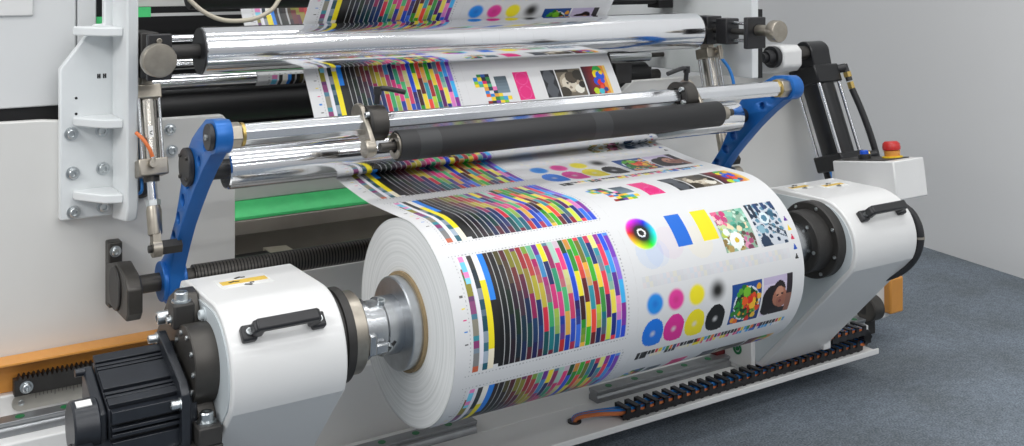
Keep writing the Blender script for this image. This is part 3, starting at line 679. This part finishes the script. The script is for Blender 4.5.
build('flange',MB().lathe(AX(2.112),(1,0,0),[(0,.06),(0,.094),(.003,.097),(.029,.097)],64),'dark2',rc)
build('ring',MB().lathe(AX(2.062),(1,0,0),[(0,.05),(0,.075),(.003,.078),(.05,.078)],56),'dark2',rc)
build('hub',MB().cyl(AX(1.88),AX(2.063),.055,n=40),'steel',rc)
build('spindle',MB().cyl(AX(1.60),AX(1.88),.060,n=40),'steel',rc)
for k in range(8):
    a=k*PI/4+.3; bolt(rc,(2.112,HC[0]+.0875*math.cos(a),HC[1]+.0875*math.sin(a)),'-X',.0045,.003,'zinc',False)
for k in range(6):
    a=k*PI/3+.2; bolt(rc,(2.062,HC[0]+.063*math.cos(a),HC[1]+.063*math.sin(a)),'-X',.0045,.003,'zinc',False)

# ------------------------------------------------------------------ printed paper
W0,W1=.96,1.872; LR=.253
hexs=lambda h: [((int(h[i:i+2],16)/255)/12.92 if int(h[i:i+2],16)<11 else ((int(h[i:i+2],16)/255+.055)/1.055)**2.4) for i in(0,2,4)]
COLS="""2a1c1c 1c1c1e 141414 101010 161616 1a1416|241c1e 1a1a1c 121a16 101418 141414 181416|4a4420 2a2424 0e2216 121a2c 221420 1c1c1c|54182a 4a3a2a 2a1a28 0f2a1a 0e2634 221616
7a7626 6a2a2a 3a2434 122c3c 12244a 34221a|6a3460 84802c 5e1c38 0e2448 0e3c3c 541a2c|9a2a32 8a7a2a 8a1a50 18385e 1a1a4c 0e4a40|5ab03a b0403a aaa030 18285e 183a70 54162e
6ab08c a8185e b8a83a c82840 0e4c50 182a60|6a2a90 3a84b8 a02a70 3aa064 18747a 6a1a34|f0dc2a 18285e c83074 9ab84a 185c70 3a943a|2a90a0 92285e 2a926c d03c80 183a98 b82a2e
a8ccbc d02870 4ab070 d8a84a 183aa8 58a43a|ccb8c4 e83c80 ccd08a c83a66 2a4cb8 a82a4e|144a26 1850d8 1848c8 2a1a60 3a6cd8 183a90|e88a38 2a902a ecdc30 3a1818 2a902a ecb840
3aaa2a ec4c3c 5a1820 ecd030 3ab02a ec483a|ec3a48 707424 eca83a 2a90a0 ec4a3a 6a2024|2a8090 3ab02a a22a2e b8d038 182a60 eca840|e83a4a 182a70 f0d03c 3a943e 0e7080 92182e
ecec84 2a90a2 e83a4c 5a1860 d0e040 2a8092|922a92 ec3a5c 2aa2b0 ecdc50 182a80 e0304c|2054e0 3a98e8 5a2a92 f080b8 2a70e0 b02878|3aa0ec 7a3ab8 8a6ad8 3ab0ec 8a2a92 2a4cd0"""
COLS=[[hexs(h) for h in c.split()] for c in COLS.replace('\n','|').split('|')]
NC=len(COLS); DX=(W1-W0)/507; CX0=W0+52*DX; CW=7*DX; CX1=CX0+NC*CW
WHITE=np.array([.70,.705,.71])
def sm(a,b,x): t=np.clip((x-a)/(b-a),0,1); return t*t*(3-2*t)
def paint(X,V):
    """ink colour of the paper; X across the web, V along it (one tile is 2*LR long)"""
    out=np.empty(X.shape+(3,)); out[:]=WHITE
    def put(mask,col): out[mask]=col
    def mix(f,col):
        f=f[...,None]; out[:]=out*(1-f)+np.array(col)*f
    v=np.mod(V,LR); w=np.mod(V,2*LR)
    inch=(v<.216)
    # --- patch chart
    ci=np.floor((X-CX0)/CW).astype(int); fx=(X-CX0)/CW-ci
    ok=inch&(ci>=0)&(ci<NC); cc=np.clip(ci,0,NC-1)
    pal=np.array(COLS)                                   # NC x 6 x 3
    off=np.where(cc%2==0,0.,.5)+(cc%3)*.17
    q=v/.046+off; ri=np.floor(q).astype(int); fr=q-ri
    k=np.mod(ri,6); k2=np.mod(ri+1,6)
    col=pal[cc,k]; nxt=pal[cc,k2]
    grad=((cc*7+k*5)%4==1)
    steps=np.floor(fr*3)/3.*.5
    col=np.where(grad[...,None],col*(1-.8*steps[...,None])+nxt*(.8*steps[...,None]),col)
    put(ok,col[ok])
    sep=ok&(fx>.85); out[sep]=out[sep]*.35+np.array([.62,.63,.64])*.65
    # --- control columns at the left of the chart
    def column(x0,x1,seq):
        m=inch&(X>=x0)&(X<x1); t=v/.216; e=0
        for frac,h in seq:
            mm=m&(t>=e)&(t<e+frac); 
            if h: put(mm,hexs(h))
            e+=frac
    column(0.998,1.010,[(.12,'e0e2ea'),(.05,'9a5040'),(.05,'4a7a40'),(.14,'8a8430'),(.04,'6a3a6a'),(.10,'8a4878'),(.05,'4a7a90'),(.13,'8a8678'),(.05,'3a8a98'),(.06,'8a3a70'),(.04,'7a8a98'),(.12,'808080'),(.05,'c06040')])
    column(1.0005,1.012,[(.05,'e888c0'),(.10,'70c8e8'),(.05,'e888c0'),(.05,'80d0e8')])
    column(1.022,1.033,[(.25,'3a3a38'),(.06,'222e34'),(.10,'d8d8e0'),(.56,None)]) if False else None
    column(1.020,1.031,[(.14,'3c3c3a'),(.16,'20303a'),(.10,'8a9098'),(.08,'1a5060'),(.06,'5a7080'),(.12,'1a4a58'),(.10,'8a9aa8'),(.07,'3a6a7a'),(.10,'a0b0c0'),(.07,'1a5a6a')])
    column(1.012,1.020,[(.94,'e4e2ea')])
    column(1.031,1.042,[(.24,'f0ece4'),(.58,'f0de20'),(.18,'f0e6cc')])
    column(1.042,1.055,[(.42,'2080e0'),(.55,'1c1c1c')])
    # --- dotted rulers round the chart and ticks in the margin
    dot=(np.mod(X,.0075)<.0026)&(X>.98)&(X<1.364)&(((v>.219)&(v<.2215))|((v>.2475)&(v<.250)))
    put(dot,(.35,.36,.38))
    put((np.mod(V,.0075)<.0026)&((abs(X-.991)<.0013)|(abs(X-1.361)<.0012))&inch,(.4,.4,.42))
    for i,h in enumerate(['606060','f0d820','d83880','3080d0','404040']):
        put((abs(X-.984)<.0035)&(abs(v-(.075+.021*i))<.0013),hexs(h))
    put(inch&(X>1.385)&(X<1.387)&(np.mod(V,.02)<.015),(.66,.66,.66))
    # --- right half: row with colour wheel, plain blocks and two pictures
    def wr(c): return np.mod(w-c+LR,2*LR)-LR             # signed distance along the web
    dx=X-1.440; dv=wr(.015); r=np.hypot(dx,dv); an=np.mod(np.arctan2(dv,-dx)/(2*PI),1.)
    hue=np.mod(an*1.0+.02,1.)
    hsv=np.clip(np.abs(np.mod(hue[...,None]*6+np.array([0,4,2]),6)-3)-1,0,1)
    rr_=r/.039
    fade=np.clip((1-rr_)/.12,0,1)*np.clip((rr_-.12)/.5,0,1)
    wheel=hsv*np.clip((rr_-.42)/.45,0,1)[...,None]*.88+np.clip((rr_-.8)/.2,0,1)[...,None]*.12
    mk=rr_<1; al=np.clip((1-rr_)/.10,0,1)[...,None]; out[mk]=(out*(1-al)+wheel*al)[mk]
    put(rr_<.44,(.012,.012,.012)); put((rr_<.27)&(rr_>.17),(.8,.8,.8))
    def rect(x0,x1,a,b,h): put((X>=x0)&(X<x1)&(np.mod(w-a,2*LR)<(b-a)),hexs(h))
    rect(1.519,1.561,-.016,.058,'1468d0'); rect(1.594,1.638,-.017,.056,'f2de1c')
    # pale overlapping circles
    for (cx,cv,rad,h) in((1.44,.058,.035,'d8dfea'),(1.50,.045,.036,'e6dfe4'),(1.58,.055,.036,'ece8de'),(1.655,.03,.03,'dcdfe4'),(1.46,.062,.03,'dfe3ea')):
        rr2=np.hypot(X-cx,wr(cv)); m=(rr2<rad)&(out.min(-1)>.5); out[m]=out[m]*np.array(hexs(h))/.80
    def tile(x0,x1,a,b):
        m=(X>=x0)&(X<x1)&(np.mod(w-a,2*LR)<(b-a)); return m,(X-x0)/(x1-x0),np.mod(w-a,2*LR)/(b-a)
    def blobs(m,px,pv,lst,asp):
        for (cx,cv,rad,h) in lst:
            put(m&(((px-cx)*asp)**2+(pv-cv)**2<rad*rad),hexs(h))
    # flowers
    m,px,pv=tile(1.645,1.741,-.004,.090); put(m,hexs('8fae98'))
    q=np.random.default_rng(9); lst=[]
    for _ in range(110):
        x_,y_=q.uniform(0,1),q.uniform(0,1)
        if x_<.4 and y_<.35: pal_=['e06890','f0a8b8','c83a78','f0c8c0','b85080']
        elif y_<.6 and x_>.3: pal_=['78b8a0','90c8b0','58a890','a8d8c8','c8e0d0','3a8068','e8d8b0']
        elif x_>.6: pal_=['b04878','c86898','a84870','7a3a58','d890b0','5a4038']
        else: pal_=['b09858','d8c878','e8f0e8','b8c850','8a7440','c8d8a8']
        lst.append((x_,y_,q.uniform(.04,.085),pal_[q.integers(len(pal_))]))
    for k in range(9): lst.append((.42+.13*math.cos(k*.7),.76+.13*math.sin(k*.7),.075,'eef2ee'))
    lst.append((.42,.76,.06,'d8b820'))
    blobs(m,px,pv,lst,.9)
    # silver cutlery and gems
    m,px,pv=tile(1.752,1.838,-.008,.092); put(m,hexs('c6ccd4'))
    nz=np.sin(px*23+pv*9)+np.sin(px*11-pv*31); put(m&(nz>.7)&(pv<.75),hexs('5a88a0')); put(m&(nz<-1.0),hexs('16324e'))
    put(m&(px<.35)&(pv<.35)&(np.sin(px*40)>-.3),hexs('14283c')); put(m&(pv<.18)&(px>.3)&(np.sin(px*22)>.1),hexs('1c3c68'))
    blobs(m,px,pv,[(.45,.38,.14,'d8e4ea'),(.45,.38,.08,'4a7a92'),(.75,.3,.09,'2c5870'),(.2,.62,.10,'88b0c0'),(.2,.9,.14,'1c3450')],.85)
    put(m&(abs(pv-.55-.5*(px-.55))<.02)&(px>.5),hexs('34404c')); put(m&(abs(pv-.68-.4*(px-.5))<.018)&(px>.5),hexs('50606c')); 
    # coloured triangles in the right margin
    for i,h in enumerate(['5a2a90','f0d020','d02850','2050b0','202020']):
        c=.040+.0215*i; dv=wr(c); put((dv>-.006)&(dv<.006)&(abs(X-1.852)<.0008+.45*(dv+.006)),hexs(h))
    # pale patch strip
    m,px,pv=tile(1.402,1.832,.104,.128); band=np.floor(px*46).astype(int)
    pal2=np.array([hexs(h) for h in('c0c4cc','d0c8d0','b8bcc4','dcc8c8','c8ccd4','d8d0a8','b8c8dc','c4c0c8')])
    put(m,(pal2[(band*5+np.floor(pv*2).astype(int)*3)%8]*.32+WHITE*.68)[m])
    # dots
    for cx,h in((1.430,'1e8ae0'),(1.487,'e03a98'),(1.545,'f0e020'),(1.604,'1a1712')):
        r=np.hypot(X-cx,wr(.162)); k_=h=='1a1712'
        mix(1-sm(.004 if k_ else .017,.032 if k_ else .026,r),hexs(h))
        if h!='f0e020' and not k_: mix((1-sm(.0,.014,r))*.4,hexs('1040b0' if h=='1e8ae0' else 'b02060'))
    # rounded blobs: circle squared off towards one corner, pale centre
    for cx,h in((1.430,'1474dc'),(1.487,'d82c92'),(1.545,'ecdc1e'),(1.604,'141414')):
        a=X-cx; b_=wr(.226); r=np.hypot(a,b_); 
        b_=b_+.002; ex=np.where((a>0)&(b_>0),7.,2.); inside=(np.abs(a)/.0275)**ex+(np.abs(b_)/.0315)**ex<1
        f=np.where(inside,np.clip(.12+r/.0105,0,1),0); mix(f,hexs(h))
    # fruit bowl
    m,px,pv=tile(1.647,1.737,.158,.252); put(m,hexs('14468e')); put(m&(px+pv>1.25),hexs('1c3c74'))
    blobs(m,px,pv,[(.52,.52,.42,'d4dce4'),(.52,.52,.37,'16381c')],.95)
    q=np.random.default_rng(5); lst=[]
    for _ in range(95):
        an_,rd=q.uniform(0,2*PI),.40*np.sqrt(q.uniform()); x_,y_=.52+rd*math.cos(an_),.52+rd*math.sin(an_)
        pal_=['c82a1c','e04a20','e8a024','f0c030','2a7a2c','1e5a24','7ab030','d83828'] if x_+.3*(1-y_)>.55 else ['1e6a28','2a8a30','184a20','3a9a34','e09a28']
        lst.append((x_,y_,q.uniform(.03,.065),pal_[q.integers(len(pal_))]))
    for x_,y_,h in((.14,.90,'e09428'),(.10,.72,'2a7a2a'),(.25,.94,'d86a24'),(.90,.16,'e0a030'),(.93,.40,'e8b040'),(.90,.68,'d84424'),(.80,.86,'e0b438'),(.62,.93,'c83424'),(.40,.12,'1e6a28'),(.30,.20,'58a02c')): lst.append((x_,y_,.075,h))
    blobs(m,px,pv,lst,.95)
    blobs(m,px,pv,[(.50,.24,.12,'74b82c'),(.62,.44,.10,'d82c1c'),(.46,.46,.10,'e85a20'),(.72,.60,.09,'f0b830')],.95)
    # portrait stand-in: dark hair, tilted face, dark shoulder
    m,px,pv=tile(1.743,1.835,.158,.250); put(m,hexs('cfc4da')); put(m&(pv<.18),hexs('c0b4d0'))
    blobs(m,px,pv,[(.34,.58,.36,'1c1416'),(.22,.72,.27,'181214'),(.55,.34,.20,'241a1a')],1.)
    blobs(m,px,pv,[(.58,.55,.25,'a86e58'),(.66,.66,.19,'9a6350'),(.56,.42,.14,'c08a72')],1.08)
    put(m&(px>.80)&(pv<.50),hexs('2a2228')); put(m&(px>.80)&(pv>=.50),hexs('8a5e50')); put(m&(pv>.84)&(px>.30)&(px<.82),hexs('221a1e'))
    blobs(m,px,pv,[(.50,.50,.035,'38201c'),(.66,.48,.035,'38201c'),(.60,.58,.022,'8a5444'),(.61,.67,.045,'7c3a38')],1.)
    # control strip
    m,px,pv=tile(1.405,1.838,.271,.290); band=np.floor(px*44).astype(int); lo=pv>.5
    p3=np.array([hexs(h) for h in('1a1a1a','d04040','2a3a70','1a1a1a','408a40','303030','e8d020','c03070','202020','e07830','1a1a1a','50a0d0')])
    p4=np.array([hexs(h) for h in('1a1a1a','f0e8d0','1a1a1a','e8e4d0','e8d828','d83080','e8d828','d83080','30a0e0','2060c0','30a0e0','e8e8e8')])
    idx=np.clip((px*12).astype(int),0,11)
    put(m&~lo&(px*44-band<.85),p3[(band*5)%12][m&~lo&(px*44-band<.85)]); mm=m&lo&(px*44-band<.85)&(band%4<3); put(mm,p4[idx][mm])
    # patch block, magenta block, grey pictures, abstract picture
    m,px,pv=tile(1.412,1.512,.338,.424); gx=np.floor(px*8).astype(int); gv=np.floor(pv*9).astype(int)
    p5=np.array([hexs(h) for h in('e878b0','50b080','902020','2080d0','d02060','308040','80c030','204050','e06030','f0d030','2050a0','304850','7040a0','40a0d8','e0a040','202838')])
    lowm=(gv<4)&(gx<2)|(gv<6)&(gx>=2)&(gx<4)|(gv>=3)&(gx>=2)&(gx<6)|(gv>=7)&(gx>=5)&(gx<8); hole=((gx*3+gv*7)%11==0)
    mm=m&lowm&~hole; cpick=p5[(gx*5+gv*3+gx*gv)%16]; put(mm,cpick[mm])
    mm=m&(gx>=5)&(gv>=1)&(gv<6); put(mm,(np.array([.10,.14,.17])*(.5+.25*gv[...,None]))[mm])
    rect(1.535,1.583,.338,.420,'e02a7c')
    for cc_ in (.358,.398):
        r=np.hypot(X-1.559,wr(cc_)); put((r<.019)&(r>.0175),hexs('e860a0'))
        r=np.hypot(X-1.615,wr(cc_)); put((abs(r-.019)<.0012),hexs('dcdcdc'))
    m,px,pv=tile(1.625,1.668,.338,.420); put(m,hexs('24262a'))
    for cc_ in (.359,.399):
        r=np.abs(X-1.646)*.9+np.abs(wr(cc_))*.55; put(m&(r<.0185),hexs('50545a'))
    m,px,pv=tile(1.673,1.757,.338,.420); put(m,hexs('6a6254'))
    put(m&(pv<.12)&(px<.5),hexs('2c2820')); blobs(m,px,pv,[(.45,.5,.36,'a89c88'),(.40,.55,.26,'cfc6b4'),(.55,.32,.22,'4a4236'),(.85,.25,.2,'2e2a22'),(.75,.75,.16,'e0dccf'),(.15,.85,.2,'3c362c'),(.9,.6,.12,'201c16'),(.33,.52,.04,'302820'),(.5,.5,.04,'302820'),(.42,.68,.05,'8a7a68')],.9)
    m,px,pv=tile(1.762,1.845,.334,.420); g=px[...,None]; base_=np.array(hexs('2a1020'))*(1-g)+np.array(hexs('c02a20'))*g; put(m,base_[m])
    put(m&(px>.75)&(px<.9),hexs('e08a30')); put(m&(px>=.9),hexs('e8c060'))
    blobs(m,px,pv,[(.62,.15,.16,'28a040'),(.55,.3,.15,'e8d020'),(.68,.35,.16,'2050c8'),(.5,.55,.14,'2048c0'),(.62,.6,.12,'d82a28'),(.74,.25,.07,'f0c020'),(.72,.55,.08,'3050d0'),(.35,.88,.11,'b8d020'),(.55,.9,.10,'40b8c8'),(.75,.85,.08,'28408a'),(.62,.75,.08,'e04828')],.9)
    return out
def web_mesh(name,path,vs,x0,x1,parent=None,origin=None,dx=.0018,xo=None):
    """path: (y,z) list; vs: print coordinate at each path point"""
    P=np.array(path); n=len(P); nx=int(round((x1-x0)/dx)); Xs=np.linspace(x0,x1,nx+1)
    org=ORG[root_of(parent).name] if parent else Vector(origin)
    co=np.empty((n,nx+1,3)); co[:,:,0]=Xs[None,:]-org[0]+(0 if xo is None else np.array(xo)[:,None]); co[:,:,1]=(P[:,0]-org[1])[:,None]; co[:,:,2]=(P[:,1]-org[2])[:,None]
    idx=np.arange(n*(nx+1)).reshape(n,nx+1)
    q=np.stack([idx[:-1,:-1],idx[1:,:-1],idx[1:,1:],idx[:-1,1:]],-1).reshape(-1,4)
    me=bpy.data.meshes.new(name); me.vertices.add(n*(nx+1)); me.vertices.foreach_set('co',co.reshape(-1))
    me.loops.add(q.size); me.loops.foreach_set('vertex_index',q.reshape(-1).astype(np.int32))
    me.polygons.add(len(q)); me.polygons.foreach_set('loop_start',np.arange(0,q.size,4,dtype=np.int32)); me.polygons.foreach_set('loop_total',np.full(len(q),4,dtype=np.int32))
    me.update(calc_edges=True)
    xm=(Xs[:-1]+Xs[1:])/2; vm=(np.array(vs)[:-1]+np.array(vs)[1:])/2
    XX,VV=np.meshgrid(xm,vm)
    col=paint(XX,VV); rgba=np.ones(col.shape[:2]+(4,)); rgba[...,:3]=col
    at=me.color_attributes.new('ink','FLOAT_COLOR','CORNER'); at.data.foreach_set('color',np.repeat(rgba.reshape(-1,4),4,axis=0).reshape(-1).astype(np.float32))
    me.polygons.foreach_set('use_smooth',np.ones(len(q),dtype=bool)); me.materials.append(M['print'])
    o=bpy.data.objects.new(name,me); C.objects.link(o)
    if parent: o.parent=parent
    else: o.location=(org[0],org[1],org[2]+H); ORG[o.name]=org
    return o
def resample(pts,step=.0022):
    P=np.array(pts,float); s=np.r_[0,np.cumsum(np.hypot(*np.diff(P,axis=0).T))]
    n=max(2,int(s[-1]/step)); t=np.linspace(0,s[-1],n+1)
    return np.c_[np.interp(t,s,P[:,0]),np.interp(t,s,P[:,1])],t
R=.2
def roll_pt(a,r=R): a=math.radians(a); return (HC[0]-r*math.cos(a),HC[1]+r*math.sin(a))
# lower run: under the chrome roller, forward to the roll
TA=87.
low=[(RAX[0]+.0445*math.cos(a),RAX[1]+.0445*math.sin(a)) for a in np.linspace(math.radians(10),math.radians(-77),16)]
# slack sheet: quadratic curve from the roller to the roll, tangent to both
p0_=Vector(low[-1]); p2_=Vector(roll_pt(TA)); t0_=Vector((-math.sin(math.radians(77)),-math.cos(math.radians(77)))); t2_=Vector((-math.sin(math.radians(TA)),-math.cos(math.radians(TA))))
den=t0_.x*t2_.y-t0_.y*t2_.x; k_=((p2_-p0_).x*t2_.y-(p2_-p0_).y*t2_.x)/den; k_=min(max(k_,.05),.28); p1_=p0_+t0_*k_
low+=[tuple(p0_*(1-t)**2+p1_*2*t*(1-t)+p2_*t*t) for t in np.linspace(.04,1,24)]
lowp,lows=resample(low)
S48=R*math.radians(TA-48)          # roll distance from touching line to the chart top
vtouch=-S48
vlow=(lows-lows[-1])*1.0+vtouch
xlow=-.016*np.clip((lows[-1]-lows)/.14,0,1)
# upper run: round the back of the top roller and down towards the chrome roller
up_=[(2.16,.165),(2.2,.121)]+[(2.36+.0555*math.cos(a),-.18+.0555*math.sin(a)) for a in np.linspace(math.radians(43),math.radians(-33.5),14)]+[(2.345,-.302),(2.315,-.352),(2.27,-.375),(2.215,-.385),(2.177,-.39)]
upp,ups=resample(up_)
iz=np.argmin(np.abs(upp[:,1]+.270)+(ups<.3)*9); vup=ups-ups[iz]+.336
vup=vup+.013*(ups<ups[np.argmax(upp[:,0])])
pw=thing('paper_web','white printed paper web running over the rollers down to the roll','paper web',(1.42,2.13,-.45))
web_mesh('lower_sheet',lowp,vlow,W0,W1,pw,xo=xlow)
web_mesh('upper_sheet',upp,vup,W0,W1,pw)
rw,rs=resample([(2.90,.12),(2.86,-.05),(2.83,-.12),(2.700,-.276),(2.702,-.292),(2.718,-.305)])
rwo=web_mesh('rear_paper_web',rw,rs+.05,W0,W1,None,(1.42,2.8,-.2),dx=.0049); tagit(rwo,'second strip of printed paper deeper inside the press, behind the top roller','paper web')
ro=thing('paper_roll','large roll of white paper printed with colour test charts','paper roll',AX(1.42))
angs=np.arange(TA,TA-250,-.65); wrapp=[roll_pt(a,R) for a in angs]
wv=[vtouch+R*math.radians(TA-a) for a in angs]
web_mesh('printed_outer_layer',wrapp,wv,W0,W1,ro)
build('wound_paper',MB().lathe(AX(W0+.0005),(1,0,0),[(0,.0965),(-.002,.12),(-.001,.16),(0,.1985),(W1-W0-.001,.1985),(W1-W0-.001,.0965),(0,.0965)],96,caps=False),'paperend',ro)
build('core',MB().ring(AX(W0-.005),(1,0,0),.0965,.0865,W1-W0+.01,64),'core',ro)['label']='brown cardboard core'

# ------------------------------------------------------------------ control box, foot block, roller wheel
cbx=thing('control_box','white control box with red emergency button behind the far right arm','control box',(2.65,2.08,-.66))
til=Matrix.Rotation(math.radians(-8),3,'X'); cc0=Vector((2.588,1.972,-.551))
def tb(x0,x1,y0,y1,z0,z1):
    mb=MB().box(x0,x1,y0,y1,z0,z1); mb.v=[tuple(cc0+til@Vector(v)) for v in mb.v]; return mb
def tl(p,d,prof,n=32):
    mb=MB().lathe(p,d,prof,n); mb.v=[tuple(cc0+til@Vector(v)) for v in mb.v]; return mb
build('case',tb(0,.140,0,.222,-.112,0),'white',cbx,.004)
build('top_plate',tb(.006,.120,.035,.215,0,.0025),'dark2',cbx,.001)
build('button_base',tl((.095,.075,.0025),(0,0,1),[(0,.030),(.003,.030),(.004,.027),(.0045,0)]),'yellow',cbx)
build('button_collar',tl((.095,.075,.006),(0,0,1),[(0,.022),(.016,.0235),(.018,.02)]),'orange',cbx)
build('emergency_button',tl((.095,.075,.024),(0,0,1),[(0,.02),(.001,.0255),(.008,.0265),(.020,.0245),(.026,.018),(.027,0)]),'red',cbx)['label']='red emergency stop button'
build('button_collar',tl((.050,.140,.0025),(0,0,1),[(0,.019),(.012,.019),(.014,.015)]),'black',cbx)
build('push_button',tl((.050,.140,.0155),(0,0,1),[(0,.013),(.009,.013),(.012,.010),(.0125,0)]),'bluepl',cbx)['label']='blue push button'
build('mount_arm',MB().box(2.381,2.64,2.00,2.06,-.70,-.655),'white',cbx,.004)
fb=thing('foot_block','white foot block with orange front plate at the right end of the bed','block',(2.9,2.3,-H))
build('block',MB().box(2.80,2.905,2.225,2.40,-1.125,-.985),'white',fb,.008)
build('front_plate',MB().box(2.875,2.94,2.200,2.232,-1.105,-.990),'orange',fb,.006)['label']='orange front plate'
build('leg',MB().box(2.85,2.90,2.28,2.36,-H,-1.125),'dark2',fb)
wh=thing('idler_pulley','dark steel pulley at the right end of the bed, beside the foot block','pulley',(2.75,2.20,-1.08))
build('wheel',MB().lathe((2.742,2.195,-1.062),(1,0,0),[(0,.02),(0,.036),(.004,.040),(.046,.040),(.050,.036),(.050,.02)],40),'dark',wh)
build('axle',MB().cyl((2.739,2.195,-1.062),(2.815,2.245,-1.062),.016,n=20),'dark2',wh)

# ------------------------------------------------------------------ light, world, camera
def area(name,loc,sx,sy,power,rot=(0,0,0),col=(1,1,1)):
    l=bpy.data.lights.new(name,'AREA'); l.shape='RECTANGLE'; l.size=sx; l.size_y=sy; l.energy=power; l.color=col
    o=bpy.data.objects.new(name,l); C.objects.link(o); o.location=loc; o.rotation_euler=rot; return o
area('hall_and_fill_lamp',(.6,.6,4.2),3.5,.28,38)
area('hall_and_fill_lamp',(1.6,-1.4,4.2),3.5,.28,50)
area('hall_and_fill_lamp',(1.4,2.3,4.2),3.5,.28,34)
area('hall_and_fill_lamp',(1.2,-3.6,4.3),5.,.3,80)  # added strip: puts highlight bands on the chrome and brightens upright faces
area('hall_and_fill_lamp',(1.2,-6.5,4.3),6.,.3,120)  # second added strip, farther out, for the same bands and fill
area('hall_and_fill_lamp',(-3.0,.6,3.4),.5,4.,95,(0,math.radians(-52),0))  # unseen side fill, raised to brighten faces turned to the left
area('hall_and_fill_lamp',(4.2,.2,4.0),.5,3.,30,(0,math.radians(25),0))
w=bpy.data.worlds.new('World'); bpy.context.scene.world=w; w.use_nodes=True
nt=w.node_tree; bg=nt.nodes['Background']
tc=nt.nodes.new('ShaderNodeTexCoord'); sp=nt.nodes.new('ShaderNodeSeparateXYZ'); nt.links.new(tc.outputs['Generated'],sp.inputs['Vector'])
rp=nt.nodes.new('ShaderNodeValToRGB'); nt.links.new(sp.outputs['Z'],rp.inputs['Fac'])
rp.color_ramp.elements[0].position=0; rp.color_ramp.elements[0].color=(.50,.51,.53,1)
rp.color_ramp.elements[1].position=.75; rp.color_ramp.elements[1].color=(.80,.815,.83,1)
e=rp.color_ramp.elements.new(.25); e.color=(.68,.69,.705,1)
nt.links.new(rp.outputs['Color'],bg.inputs['Color']); bg.inputs['Strength'].default_value=.74

cam=bpy.data.cameras.new('camera'); co=bpy.data.objects.new('camera',cam); C.objects.link(co)
co.location=(0,0,H); co.rotation_euler=(PI/2,0,math.radians(-33))
cam.sensor_width=36; cam.lens=1065*36/1024; cam.shift_x=0; cam.shift_y=-(30+223)/1024
cam.clip_start=.05
S=bpy.context.scene; S.camera=co
S.view_settings.view_transform='Standard'; S.view_settings.look='None'; S.view_settings.gamma=1; S.view_settings.exposure=0
S.view_settings.use_curve_mapping=False
